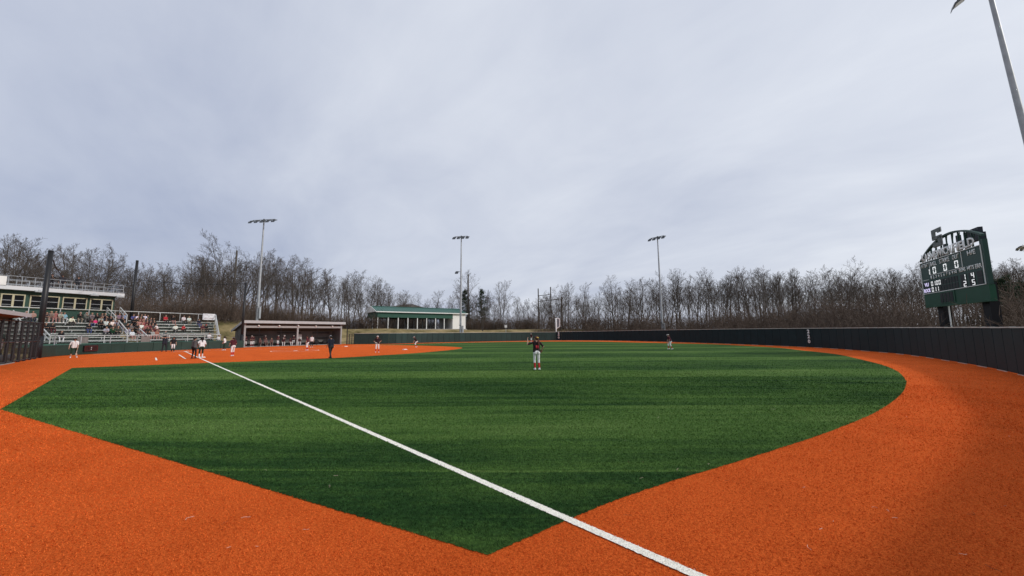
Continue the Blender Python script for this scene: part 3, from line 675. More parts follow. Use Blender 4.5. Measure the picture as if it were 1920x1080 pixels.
for x0, x1 in ((.2, DL*.33), (DL*.36, DL*.5), (DL*.52, DL*.70)):
    MB().tube((x0, 0, 1.1), (x1, 0, 1.1), .035, n=6).build('screen_rail', DARK, dg3)
for x0, x1, z in ((DL*.08, DL*.24, 2.2), (DL*.38, DL*.62, 2.55), (DL*.76, DL*.95, 2.5), (DL*.78, DL*.93, 1.6)):
    MB().box(((x0+x1)/2, DEP-.25, z-.4), (x1-x0, .3, .12)).build('wall_shelf', DARK, dg3)
def in_dugout(x, y, z=0.05): k, q_ = math.cos(drz), math.sin(drz); return np.array((DA[0]+x*k-y*q_, DA[1]+x*q_+y*k, z))
sg = in_dugout(DL*.585, DEP-.9)
wb_ = thing('white_board', sg, 'pale grey lineup board standing in the third base dugout', 'board', None, drz)
MB().box((0, 0, 1.35), (.95, .04, .95)).build('panel', mat('board_white', (0.55, 0.55, 0.54), 0.5), wb_)
for x in (-.35, .35): MB().tube((x, .02, 0), (x, .02, .9), .03, n=6).build('leg', DARK, wb_)
# bags and gear on the bench end
for k, (x, y, s_, lab) in enumerate(((DL*.70, DEP-.7, 1.0, 'black equipment bag beside the lineup board'), (DL*.79, DEP-.7, 1.25, 'large black equipment bag in the middle of the dugout bench end'), (DL*.88, DEP-.8, 1.1, 'black equipment bag nearest the right end of the dugout'))):
    p = in_dugout(x, y); bgt = thing('equipment_bag', p, lab, 'bag', 'bags in the third base dugout', drz+random.uniform(-.3, .3))
    MB().ball((0, 0, .32*s_), (.42*s_, .24*s_, .33*s_), 10, 6, -.9).build('body', mat('bag_black', (0.016, 0.016, 0.018), 0.7), bgt, True)
    MB().path([(-.15*s_, 0, .6*s_), (-.1*s_, 0, .75*s_), (.1*s_, 0, .75*s_), (.15*s_, 0, .6*s_)], .02).build('handle', DARK, bgt)

# chain-link gate right of the dugout
CHAIN = see_through('chain_link', (0.03, 0.03, 0.03), 0.30)
ga = G(650, 646.2)[:2]; gb = LFL[0]; gl = float(np.linalg.norm(gb-ga)); grz = math.atan2(gb[1]-ga[1], gb[0]-ga[0])
gt = thing('chain_link_gate', (*ga, 0), 'black chain link gate between the dugout and the left field fence', 'gate', None, grz)
for x, h in ((0, HZ(ga, 612)), (gl*.33, 1.9), (gl*.66, 1.9), (gl*.97, 2.0)): MB().tube((x, 0, 0), (x, 0, h), .07 if x == 0 else .05, n=8).build('post', DARK, gt)
for z in (.1, 1.0, 1.88): MB().tube((0, 0, z), (gl*.97, 0, z), .03, n=6).build('rail', DARK, gt)
MB().add([(0, 0, .05), (gl*.97, 0, .05), (gl*.97, 0, 1.9), (0, 0, 1.9)], [(0, 1, 2, 3)]).build('mesh', CHAIN, gt)
gp = ga*.8+gb*.2+np.array((-1.2, .2))
o = MB().tube((0, 0, 0), (0, 0, 1.75), .09, .07, 8).tube((0, 0, 1.75), (0, 0, 1.82), .07, .02, 8).build('red_marker_post', mat('red_post', (0.45, 0.06, 0.05), 0.6)); o.location = (*gp, tz(gp)); tag(o, 'red marker post behind the black chain link gate', 'post')

# ------------------------------------------------------------------ first base dugout with black screen at the left edge
FA = G(70, 672.5)[:2]; FB = np.array((30.0, -10.7))
fv = FB-FA; fl = float(np.linalg.norm(fv)); frz = math.atan2(fv[1], fv[0])
sc_ = thing('dugout_screen', (*FA, 0), 'black dugout screen of posts, rails and mesh at the left edge', 'fence', None, frz)
for k, x in enumerate(np.arange(0.9, fl, 1.55)): MB().tube((x, 0, 0), (x, 0, 3.05), .085, n=8).build('post', DARK, sc_)
for z in (.12, 1.5, 3.0): MB().tube((0, 0, z), (fl, 0, z), .05, n=6).build('rail', DARK, sc_)
MB().add([(0, 0.02, .05), (fl, 0.02, .05), (fl, .02, 3.0), (0, .02, 3.0)], [(0, 1, 2, 3)]).build('mesh', see_through('screen_mesh', (0.010, 0.010, 0.012), 0.60), sc_)
# shelter behind the screen: local y<0 is away from the field
d1 = thing('first_base_dugout', (*FA, 0), 'first base dugout roof with pale fascia and underside tinted brown by painted turf bounce at the left edge', 'dugout', None, frz)
xs = 1.6
for _ in range(60):                           # find where the roof corner falls on photo column 58
    k, q_ = math.cos(frz), math.sin(frz); Pc = np.array((FA[0]+xs*k-.5*-q_*-1, FA[1]+xs*q_+.5*k))
    if PX((*Pc, 3.6))[0] > 58: xs += .12
zt1 = HZ(Pc, 588.3); zl1 = HZ(Pc, 595.0)
MB().hull([(xs, .5, zl1+.1), (fl, .5, zl1+.1), (fl, -3.2, zl1-.7), (xs, -3.2, zl1-.7)], [(xs, .5, zt1), (fl, .5, zt1), (fl, -3.2, zt1-.8), (xs, -3.2, zt1-.8)]).build('roof', SHING, d1)
MB().box(((xs+fl)/2, .53, (zt1+zl1)/2), (fl-xs+.1, .05, zt1-zl1)).build('front_fascia', FASC, d1)
MB().hull([(xs+.05, .45, zl1+.06), (fl, .45, zl1+.06), (fl, -3.1, zl1-.74), (xs+.05, -3.1, zl1-.74)], [(xs+.05, .45, zl1+.09), (fl, .45, zl1+.09), (fl, -3.1, zl1-.71), (xs+.05, -3.1, zl1-.71)]).build('ceiling', mat('bounce_tinted_ceiling', (0.15, 0.08, 0.045), 0.8, var=.12), d1)  # orange light bounced up from the turf is put into the ceiling colour
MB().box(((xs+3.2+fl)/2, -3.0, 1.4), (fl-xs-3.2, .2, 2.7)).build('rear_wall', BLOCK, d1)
MB().box(((xs+fl)/2, -1.4, .03), (fl-xs, 3.0, .05)).build('floor', mat('concrete', (0.32, 0.30, 0.28), 0.9), d1)
MB().box(((xs+fl)/2+1, -2.5, .45), (fl-xs-2.5, .4, .06)).build('bench', ALU, d1)
for x in (xs+.35, xs+5): MB().box((x, -.3, 1.6), (.16, .16, 3.2)).build('front_post', DARK, d1)
def in_d1(x, y, z=0.05): k, q_ = math.cos(frz), math.sin(frz); return np.array((FA[0]+x*k-y*q_, FA[1]+x*q_+y*k, z))
# ------------------------------------------------------------------ pavilion behind the left field fence
A2 = AT(707.5, 600, 92)[:2]; B2 = AT(873, 600, 106)[:2]
pv = B2-A2; PL = float(np.linalg.norm(pv)); prz = math.atan2(pv[1], pv[0])
pzb = tz(A2)+.02
SIDING = mat('white_siding', (0.82, 0.80, 0.77), 0.6, var=0.05, scale=1)
GROOF = mat('green_metal_roof', (0.030, 0.118, 0.090), 0.42, var=0.08, scale=.7, spec=.5)
GBAND = mat('green_metal_band', (0.018, 0.082, 0.055), 0.5, var=0.08, scale=.7, spec=.4)
pav = thing('pavilion', (*A2, pzb), 'open pavilion with green metal roof, white posts and white shed end', 'pavilion', None, prz)
ze = HZ(A2, 584.2)-pzb; zbnd = HZ(A2, 594.5)-pzb; PW = 9.0; zrg = ze+1.55
# roof: local x along front, y>0 to the rear
o_ = .45
rf = MB().hull([(-o_, -o_, ze), (-o_, PW/2, zrg), (-o_, PW+o_, ze)], [(PL+o_, -o_, ze), (PL+o_, PW/2, zrg), (PL+o_, PW+o_, ze)]).build('roof', GROOF, pav)
nrib = 34
rb = MB().hull([(-.03, -o_-.02, ze+.03), (.03, -o_-.02, ze+.03), (.03, -o_-.02, ze+.08), (-.03, -o_-.02, ze+.08)], [(-.03, PW/2, zrg+.02), (.03, PW/2, zrg+.02), (.03, PW/2, zrg+.08), (-.03, PW/2, zrg+.08)]).mesh('roof_rib', GROOF)
for k in range(nrib): link('roof_rib', rb, rf, (-o_+.3+(PL+2*o_-.6)*k/(nrib-1), 0, 0))
MB().box((PL/2, PW/2, zrg+.05), (PL+2*o_, .35, .09)).build('ridge_cap', GROOF, rf)
MB().box((PL/2, -o_-.06, ze-.02), (PL+2*o_+.1, .1, .24)).build('gutter', WHITEP, pav)
MB().hull([(-o_-.05, -o_+.25, ze), (-o_-.05, PW/2, zrg-.12), (-o_-.05, PW+o_-.25, ze)], [(-o_-.01, -o_+.25, ze), (-o_-.01, PW/2, zrg-.12), (-o_-.01, PW+o_-.25, ze)]).build('gable', SIDING, pav)
for y0, y1 in ((-o_, PW/2), (PW+o_, PW/2)):
    MB().hull([(-o_-.12, y0, ze-.13), (-o_-.02, y0, ze-.13), (-o_-.02, y1, zrg-.13), (-o_-.12, y1, zrg-.13)], [(-o_-.12, y0, ze+.1), (-o_-.02, y0, ze+.1), (-o_-.02, y1, zrg+.1), (-o_-.12, y1, zrg+.1)]).build('barge_board', WHITEP, pav)
xs_ = PL*0.835
MB().box((xs_/2, -.02, (ze+zbnd)/2-.06), (xs_, .06, ze-zbnd)).build('front_band', GBAND, pav)
MB().box((-.02, PW/2, (ze+zbnd)/2-.06), (.06, PW, ze-zbnd)).build('end_band', GBAND, pav)
MB().box((xs_/2, PW-.02, (ze+zbnd)/2-.06), (xs_, .06, ze-zbnd)).build('rear_band', GBAND, pav)
for k in range(8): MB().box((.12+(xs_-.1)*k/8, .1, zbnd/2), (.2, .2, zbnd)).build('post', WHITEP, pav)
for k in range(8): MB().box((.12+(xs_-.1)*k/8, PW-.1, zbnd/2), (.2, .2, zbnd)).build('post', WHITEP, pav)
MB().box((.12, PW*.5, zbnd/2), (.2, .2, zbnd)).build('post', WHITEP, pav)
MB().box(((xs_+PL)/2+.02, PW/2, ze/2-.02), (PL-xs_, PW-.1, ze-.04)).build('shed', SIDING, pav)
MB().box((xs_+1.0, PW/2, .9), (.06, 1.0, 1.9)).build('shed_door', WHITEP, pav)
MB().box((PL/2, PW/2, -.8), (PL+.6, PW+.6, 1.62)).build('slab', mat('concrete', (0.32, 0.30, 0.28), 0.9), pav)
cage = MB()
for x in np.linspace(1, xs_-1, 6): cage.path([(x, 1.2, .02), (x, 1.2, 3.0), (x, PW-1.2, 3.0), (x, PW-1.2, .02)], .04, 5)
cage.build('cage_frame', DARK, pav)
cg = MB()
for y in (1.2, PW-1.2): cg.add([(1, y, .05), (xs_-1, y, .05), (xs_-1, y, 3), (1, y, 3)], [(0, 1, 2, 3)])
cg.build('cage_net', see_through('cage_netting', (0.012, 0.012, 0.012), .38), pav)

# dark hipped roof far behind the pavilion
hp = AT(766, 590, 150)[:2]; hz0 = tz(hp); hh = HZ(hp, 570.5); he = HZ(hp, 578)
hs = thing('house', (*hp, hz0), 'house with dark hipped roof behind the pavilion', 'house', None, math.atan2(RT[1], RT[0]))
MB().box((0, 0, (he-hz0)/2), (12, 9, he-hz0)).build('wall', mat('house_wall', (0.16, 0.13, 0.11), .8), hs)
MB().hull([(-7, -5.5, he-hz0), (7, -5.5, he-hz0), (7, 5.5, he-hz0), (-7, 5.5, he-hz0)], [(-1.6, -.3, hh-hz0), (1.6, -.3, hh-hz0), (1.6, .3, hh-hz0), (-1.6, .3, hh-hz0)]).build('roof', mat('house_shingle', (.10, .085, .075), .9, var=.2, scale=2), hs)

# ------------------------------------------------------------------ light towers
LAMPD = mat('lamp_housing', (0.10, 0.11, 0.12), 0.45, metal=.4)
def tower(name, base, z0, z1, arm, n, label, adir, r=0.26, extra=(), lean=0.0):
    t = thing(name, (*base, z0), label, 'light tower', 'field light towers'); h = z1-z0
    MB().tube((0, 0, 0), (0, 0, h*.22), r*1.0, r*.93, 14, False).tube((0, 0, h*.22), (0, 0, h*.5), r*.92, r*.76, 14, False).tube((0, 0, h*.5), (0, 0, h*.78), r*.75, r*.58, 14, False).tube((0, 0, h*.78), (0, 0, h), r*.57, r*.45, 14, False).build('pole', GALV, t, True)
    MB().tube((0, 0, -.3), (0, 0, .5), r*1.5, r*1.5, 12).build('footing', mat('concrete', (0.32, 0.30, 0.28), 0.9), t)
    a = np.array((math.cos(adir), math.sin(adir))); f = np.array((-a[1], a[0]))
    if (np.array((20, 20))-base) @ f < 0: f = -f          # lamps look towards the infield
    pts = [(a[0]*x, a[1]*x, h+.1) for x in (-arm/2, arm/2)]
    MB().tube(pts[0], pts[1], .07, n=6).build('cross_arm', GALV, t)
    MB().tube((0, 0, h-.4), (0, 0, h+.25), r*.6, n=8).build('arm_collar', LAMPD, t)
    M = Matrix(((a[0], f[0], 0), (a[1], f[1], 0), (0, 0, 1))) @ Matrix.Rotation(R(-28), 3, 'X')
    head = MB(); head.box((0, 0, 0), (.78, .72, .13), M=M); head.box((0, 0, .1), (.5, .34, .12), M=M)
    vis = MB().hull([(-.39, .36, -.06), (.39, .36, -.06), (.39, .36, .06), (-.39, .36, .06)], [(-.36, .62, -.22), (.36, .62, -.22), (.36, .62, -.18), (-.36, .62, -.18)]); vis.v = [tuple(M @ Vector(p)) for p in vis.v]
    face = MB().box((0, 0, -.075), (.68, .62, .02), M=M)
    hm, vm, fm = head.mesh('lamp_head', LAMPD), vis.mesh('visor', LAMPD), face.mesh('lens', mat('lamp_lens', (0.55, 0.57, 0.6), .2))
    for k in range(n):
        x = -arm/2 + arm*k/(n-1); loc = (a[0]*x+f[0]*.28, a[1]*x+f[1]*.28, h-.22)
        l = link('lamp_head', hm, t, loc); link('visor', vm, l); link('lens', fm, l)
        MB().tube((a[0]*x, a[1]*x, h+.1), loc, .05, n=6).build('bracket', GALV, t)
    for zf_, sx in extra:
        zz = h*zf_; l = link('lamp_head', hm, t, (a[0]*sx*.9+f[0]*.2, a[1]*sx*.9+f[1]*.2, zz-.15)); link('visor', vm, l); link('lens', fm, l)
        MB().tube((0, 0, zz), (a[0]*sx*.9, a[1]*sx*.9, zz), .05, n=6).build('bracket', GALV, t)
    if lean: t.rotation_euler = Matrix.Rotation(-lean, 4, Vector(FW)).to_euler()
    # control box and conduit low on the pole
    zb_ = 3.2; MB().box((a[0]*.05+f[0]*(r+.2), a[1]*.05+f[1]*(r+.2), zb_), (.4, .4, .1)).build('pole_bracket', LAMPD, t)
    MB().box((a[0]*(r+.25), a[1]*(r+.25), zb_-1.2), (.3, .3, 2.2)).build('control_box', GALV, t)
    return t
ra = math.atan2(RT[1], RT[0])
b1 = AT(482, 598, 73)[:2]; tower('light_tower', b1, tz(b1), HZ(b1, 413), 5.0, 5, 'tall light tower behind the third base dugout with five lamps', ra-R(8))
b2 = AT(863.5, 620, 86.5)[:2]; tower('light_tower', b2, tz(b2), HZ(b2, 444), 3.2, 4, 'light tower in front of the white shed end of the pavilion', ra-R(10), extra=((.655, -1),))
b3 = AT(1242, 617, 82)[:2]; tower('light_tower', b3, tz(b3), HZ(b3, 445), 3.2, 4, 'light tower standing behind the centre field fence', ra-R(50))
q = AT(1930, 120, 25.5); b4 = q[:2]; tower('light_tower', b4, tz(b4), HZ(b4, -70), 7.0, 6, 'near light tower cut off by the top right corner', R(100), r=.235, lean=R(4.3))
b5 = AT(1950, 560, 62)[:2]; tower('light_tower', b5, tz(b5), HZ(b5, 462), 4.4, 5, 'far light tower of which a lamp shows at the right edge', ra+R(15))

# ------------------------------------------------------------------ scoreboard
SB0 = AT(1731, 540, 34.3)[:2]; SB1 = AT(1851, 540, 26.5)[:2]
sv = SB1-SB0; SW = float(np.linalg.norm(sv)); srz = math.atan2(sv[1], sv[0])
SBG = mat('scoreboard_green', (0.016, 0.052, 0.042), 0.5, var=.08, scale=1.5)
SBL = mat('scoreboard_skirt', (0.008, 0.060, 0.032), 0.5, var=.1, scale=1.5)
SBW = mat('scoreboard_white', (0.80, 0.82, 0.80), 0.5)
SBD = mat('scoreboard_slot', (0.006, 0.010, 0.012), 0.5)
SBN = mat('scoreboard_frame_dark', (0.012, 0.018, 0.030), 0.5)
LED = emis('led_digit', (0.95, 0.97, 1.0), 0.85)
LEDB = emis('led_name', (0.72, 0.66, 1.0), 0.8)
sb = thing('scoreboard', (*SB0, 0), 'green scoreboard with arched top lettering on black columns beyond the fence', 'scoreboard', None, srz)
ZB, ZF, ZT = HZ(SB0, 577.5), HZ(SB0, 552.5), HZ(SB0, 494.5)
H = ZT-ZF
MB().box((SW/2, .14, (ZF+ZT)/2), (SW, .28, H)).build('face_panel', SBG, sb)
MB().box((SW/2+.1, .16, (ZB+ZF)/2-.015), (SW+.2, .32, ZF-ZB-.03)).build('skirt_panel', SBL, sb)
MB().box((SW+.12, .135, (ZF+ZT)/2+.17), (.22, .26, ZT-ZF+.36)).build('end_column', SBG, sb)
for x in (SW*.16, SW*.86): MB().box((x, .62, (ZF+.2)/2), (.85, .5, ZF+.2)).build('column', mat('column_black', (0.004, 0.004, 0.006), .6), sb)
fr = MB(); t = .045
for cx, cz, w, h in ((SW/2, ZF+t/2, SW, t), (SW/2, ZT-t/2, SW, t), (t/2, (ZF+ZT)/2, t, H-2*t), (SW-t/2, (ZF+ZT)/2, t, H-2*t)): fr.box((cx, -.02, cz), (w, .04, h))
fr.build('face_border', SBW, sb)
def fx(u): return SW*u
def fz(v): return ZF+H*v                        # v 0 bottom .. 1 top
bx_ = MB()
for cx, cz, w, h in ((fx(.455), fz(.545), fx(.54), t*.8), (fx(.185), fz(.765), t*.8, H*.42), (fx(.725), fz(.765), t*.8, H*.42)): bx_.box((cx, -.018, cz), (w, .03, h))
bx_.build('count_box', SBW, sb)
MB().box((fx(.085), -.018, fz(.43)), (fx(.11), .03, .035)).build('rule', SBW, sb)
def stext(s, u, v, h, w, m, name='lettering', y=-.012, bold=0.0): return link(name, text_mesh(s, m, h, w, .012, name, bold), sb, (fx(u), y, fz(v)), (R(90), 0, 0))
stext('AT BAT', .095, .885, .34, fx(.14), SBW, bold=.02); stext('BALL', .262, .88, .38, fx(.115), SBW, bold=.02); stext('STRIKE', .455, .88, .38, fx(.17), SBW, bold=.02); stext('OUT', .64, .88, .38, fx(.105), SBW, bold=.02); stext('H/E', .87, .875, .36, fx(.11), SBW, bold=.02)
for k in range(10): stext(str(k+1), .19+.0465*k, .475, .25, fx(.022 if k < 9 else .040), SBW, bold=.03)
stext('RUNS', .712, .49, .32, fx(.095), SBW, bold=.02); stext('HITS', .832, .49, .32, fx(.095), SBW, bold=.02); stext('ERR', .938, .49, .32, fx(.085), SBW, bold=.02)
# seven-segment digits
SEG = {'0': 'abcdef', '1': 'bc', '2': 'abged', '3': 'abgcd', '4': 'fgbc', '5': 'afgcd'}
def seven(ch, u, v, w, h):
    b = MB(); x, z = fx(u), fz(v); q_ = h*.12; e = .03
    for s_ in SEG[ch]:
        if s_ in 'adg': b.box((x, -.022, z+{'a': h/2-q_/2, 'g': 0, 'd': -h/2+q_/2}[s_]), (w-e, .02, q_))
        else: b.box((x+(w/2-q_/2)*(1 if s_ in 'bc' else -1), -.022, z+(h/4)*(1 if s_ in 'bf' else -1)), (q_, .02, h/2-q_*.8))
    b.build('digit', LED, sb)
seven('1', .155, .66, fx(.04), .50)
for u in (.265, .455, .64): seven('0', u, .675, fx(.05), .56)
for r_, (vals, nm, v) in enumerate((('0100', 'VU', .285), ('011', 'ROCK', .105))):
    MB().box((fx(.085), -.006, fz(v)), (fx(.135), .02, .44)).build('name_panel', SBD, sb)
    stext(nm, .085, v, .33, fx(.08 if r_ == 0 else .13), LEDB, y=-.02, bold=.035)
    for k in range(10):
        MB().box((fx(.19+.0465*k), -.006, fz(v)), (fx(.036), .02, .45)).build('digit_slot', SBD, sb)
        if k < len(vals): seven(vals[k], .19+.0465*k, v, fx(.03), .38)
    for k, c in enumerate(('14', '25')[r_]):
        MB().box((fx((.712, .832)[k]), -.006, fz(v)), (fx(.085), .02, .46)).build('digit_slot', SBD, sb)
        seven(c, (.725, .845)[k], v, fx(.036), .42)
    MB().box((fx(.935), -.006, fz(v)), (fx(.07), .02, .46)).build('digit_slot', SBD, sb)
MB().box((fx(.42), -.02, ZF-.5), (fx(.26), .03, .98)).build('clock_frame', SBL, sb)
for k in range(4): MB().box((fx(.335+.056*k), -.04, ZF-.52), (fx(.044), .02, .78)).build('digit_slot', SBD, sb)
# arch: polyline over the face
ZA0 = ZT+.18; RISE = HZ(lerp(SB0, SB1, .56), 438)-ZT-.18
def arch(u): return ZA0 + RISE*(1-((u-.56)/.56)**2 if u < .56 else (1-((u-.56)/.44)**2*.62))
ap = [(fx(u), .05, arch(u)) for u in np.linspace(0, 1.02, 26)]
ab = MB()
for a, b in zip(ap[:-1], ap[1:]): ab.hull([(a[0], 0, a[2]-.08), (b[0], 0, b[2]-.08), (b[0], .2, b[2]-.08), (a[0], .2, a[2]-.08)], [(a[0], 0, a[2]+.06), (b[0], 0, b[2]+.06), (b[0], .2, b[2]+.06), (a[0], .2, a[2]+.06)])
ab.build('arch', SBG, sb)
for k, u in enumerate(np.linspace(.03, .97, 11)):
    MB().box((fx(u), .12, (ZT+arch(u))/2), (.07, .08, max(.1, arch(u)-ZT))).build('arch_strut', SBG, sb)
for k in range(9):
    u0, u1 = .06+.1*k, .11+.1*k
    MB().tube((fx(u0), .14, ZT+.05), (fx(u1), .14, arch(u1)-.1), .035, n=5).build('arch_brace', SBG, sb)
for x in (SW*.2, SW*.3, SW*.52, SW*.64, SW*.86): MB().box((x, .75, (ZT+arch(x/SW))/2-.15), (.3, .2, arch(x/SW)-ZT)).build('rear_post', SBN, sb)
MB().box((SW*.84, .45, ZT+.95), (SW*.15, .25, .95)).build('speaker_box', SBN, sb)
MB().box((SW*.23, .8, ZT+.45), (SW*.14, .3, .75)).build('speaker_box', SBN, sb)
SILV = mat('letter_silver', (0.78, 0.80, 0.79), .5)
link('name_lettering', text_mesh('KASNEWICH', SILV, .66, fx(.54), .02, 'name_lettering', .035), sb, (fx(.325), -.02, ZT+.38), (R(90), 0, 0))
link('name_lettering', text_mesh('FIELD', SILV, .66, fx(.32), .02, 'name_lettering', .035), sb, (fx(.775), -.02, ZT+.40), (R(90), 0, 0))
# block S emblem
sz0, sz1 = HZ(lerp(SB0, SB1, .41), 461), HZ(lerp(SB0, SB1, .41), 429.5)
def block_s(sc, y0, y1):
    b = MB(); w = 1.3; hh_ = sz1-sz0
    for x0, z0_, x1, z1_ in ((-.5, .82, .5, 1.0), (-.5, .5, -.16, .84), (.2, .74, .5, .84), (-.5, .41, .5, .59), (.16, .16, .5, .5), (-.5, .0, .5, .18), (-.5, .16, -.2, .26)):
        x0, x1 = x0*w*sc, x1*w*sc; zc_ = (sz0+sz1)/2
        za, zb__ = zc_+((z0_-.5)*hh_)*sc, zc_+((z1_-.5)*hh_)*sc
        b.box((fx(.41)+(x0+x1)/2, (y0+y1)/2, (za+zb__)/2), (x1-x0, y1-y0, zb__-za))
    return b
block_s(1.07, -.10, -.04).build('emblem_rim', mat('emblem_grey', (0.40, 0.42, 0.42), .5), sb)
block_s(1.0, -.15, -.101).build('emblem', mat('emblem_dark', (0.10, 0.12, 0.115), .5), sb)
MB().tube((fx(.245), .6, 0), (fx(.245), .6, ZB+.02), .05, n=8).build('conduit', SBW, sb)

# ------------------------------------------------------------------ utility poles, sign box
WOOD = mat('weathered_wood', (0.085, 0.075, 0.066), .9, var=.2)
hA = AT(1010, 600, 150)[:2]; hB = AT(1033.5, 600, 146)[:2]
hf = thing('power_pole_frame', (*hA, tz(hA)), 'pair of wooden power poles joined by crossbars in the trees', 'power poles'); zh = tz(hA)
for p, py in ((hA, 541), (hB, 538)): MB().tube((p[0], p[1], zh-.5), (p[0], p[1], HZ(p, py)), .27, .2, 8).build('pole', WOOD, hf, world=True)
for py in (554.5, 565):
    a_, b_ = (*hA, HZ(hA, py)), (*hB, HZ(hB, py-2.5)); ex_ = np.array(b_)-np.array(a_); b__ = np.array(b_)+ex_*(.9 if py > 560 else .05); a__ = np.array(a_)-ex_*.04
    MB().tube(a__, b__, .13, n=6).build('cross_bar', WOOD, hf, world=True)
hC = AT(1054, 600, 143)[:2]; MB().tube((hC[0], hC[1], zh-.5), (hC[0], hC[1], HZ(hC, 557)), .3, .25, 8).build('pole', WOOD, hf, world=True)
for px, py, dpt, lab in ((434, 470, 92, 'bare wooden utility pole among the tall trees behind the dugout'), (877.5, 515, 118, 'thin wooden utility pole among trees right of the pavilion')):
    p = AT(px, 600, dpt)[:2]; u = thing('utility_pole', (*p, tz(p)), lab, 'utility pole')
    z_ = HZ(p, py)-tz(p); MB().tube((0, 0, -.3), (0, 0, z_), .27, .2, 8).build('pole', WOOD, u, True); MB().tube((0, 0, z_), (0, 0, z_+.12), .2, .08, 8).build('pole_top', WOOD, u)
p = AT(948.5, 616, 96)[:2]; ub = thing('utility_box', (*p, tz(p)), 'small white box on a post on the grass bank near bare trees', 'utility box')
zbx = HZ(p, 612)-tz(p); MB().tube((0, 0, -.2), (0, 0, zbx), .06, n=6).build('post', GALV, ub); MB().box((0, 0, zbx), (.62, .4, .62), ra).build('box', SIDING, ub); MB().box((0, 0, zbx+.34), (.72, .5, .06), ra).build('lid', SIDING, ub)

# ------------------------------------------------------------------ bases
BASEM = mat('base_white', (0.74, 0.72, 0.68), .6, var=.06, scale=8)
def base_bag(p, label, rz=0.0, m=BASEM, w=.38):
    b = MB().hull([(-w/2, -w/2, 0), (w/2, -w/2, 0), (w/2, w/2, 0), (-w/2, w/2, 0)], [(-w/2, -w/2, .05), (w/2, -w/2, .05), (w/2, w/2, .05), (-w/2, w/2, .05)])
    b.hull([(-w/2, -w/2, .05), (w/2, -w/2, .05), (w/2, w/2, .05), (-w/2, w/2, .05)], [(-w/2+.04, -w/2+.04, .085), (w/2-.04, -w/2+.04, .085), (w/2-.04, w/2-.04, .085), (-w/2+.04, w/2-.04, .085)])
    o = b.build('base_bag', m); o.location = (p[0], p[1], .001); o.rotation_euler = (0, 0, rz); tag(o, label, 'base', 'bases of the infield'); return o
base_bag(G(379.5, 670.8), 'white first base bag at the feet of the runner')
base_bag(G(759, 655.8), 'white second base bag near the outfield edge of the dirt', w=.42)
base_bag(G(648.5, 650), 'white third base bag in front of the dugout', w=.42)
o = MB().prism([(-.215, 0), (0, -.215), (.215, 0), (.215, .22), (-.215, .22)], 0, .02).build('home_plate', BASEM); o.location = (0.05, 0.05, .003); o.rotation_euler = (0, 0, R(-45)); tag(o, 'white home plate between the batter boxes', 'home plate')
o = MB().box((0, 0, .012), (.61, .15, .024)).build('pitching_plate', BASEM); o.location = (9.4, 9.2, .001); o.rotation_euler = (0, 0, R(-45)); tag(o, 'white pitching plate in the middle of the chalk circle', 'pitching plate')
# ------------------------------------------------------------------ bare trees, conifers, brush
def tubes(segs, sides):
    """segs: array (n,8) p0 p1 r0 r1 -> verts, faces"""
    S = np.asarray(segs, float); n = len(S); a, b, r0, r1 = S[:, :3], S[:, 3:6], S[:, 6], S[:, 7]
    d = b-a; d /= np.linalg.norm(d, axis=1)[:, None]+1e-9
    q = np.where(np.abs(d[:, 2:3]) < .9, [[0, 0, 1.]], [[1., 0, 0]]); e1 = np.cross(d, q); e1 /= np.linalg.norm(e1, axis=1)[:, None]; e2 = np.cross(d, e1)
    V = np.empty((n, 2*sides, 3)); 
    for k in range(sides):
        t = 2*math.pi*k/sides; u = e1*math.cos(t)+e2*math.sin(t)
        V[:, k] = a+u*r0[:, None]; V[:, sides+k] = b+u*r1[:, None]
    fk = np.array([[k, (k+1) % sides, sides+(k+1) % sides, sides+k] for k in range(sides)])
    Fq = (np.arange(n)*2*sides)[:, None, None]+fk[None]
    return V.reshape(-1, 3), Fq.reshape(-1, 4)
def np_mesh(name, V, Fc, m, smooth=True):
    me = bpy.data.meshes.new(name); k = Fc.shape[1]
    me.vertices.add(len(V)); me.vertices.foreach_set('co', np.ascontiguousarray(V, dtype=np.float32).ravel())
    me.loops.add(Fc.size); me.loops.foreach_set('vertex_index', Fc.ravel().astype(np.int32))
    me.polygons.add(len(Fc)); me.polygons.foreach_set('loop_start', np.arange(0, Fc.size, k, dtype=np.int32))
    me.polygons.foreach_set('use_smooth', np.full(len(Fc), smooth)); me.materials.append(m); me.update(calc_edges=True); return me
BARK = mat('grey_bark', (0.082, 0.071, 0.062), 0.9, var=.25, scale=.6, rand=.25)
TWIG = mat('twig_bark', (0.092, 0.075, 0.064), 0.9, var=.15, scale=.3, rand=.25)
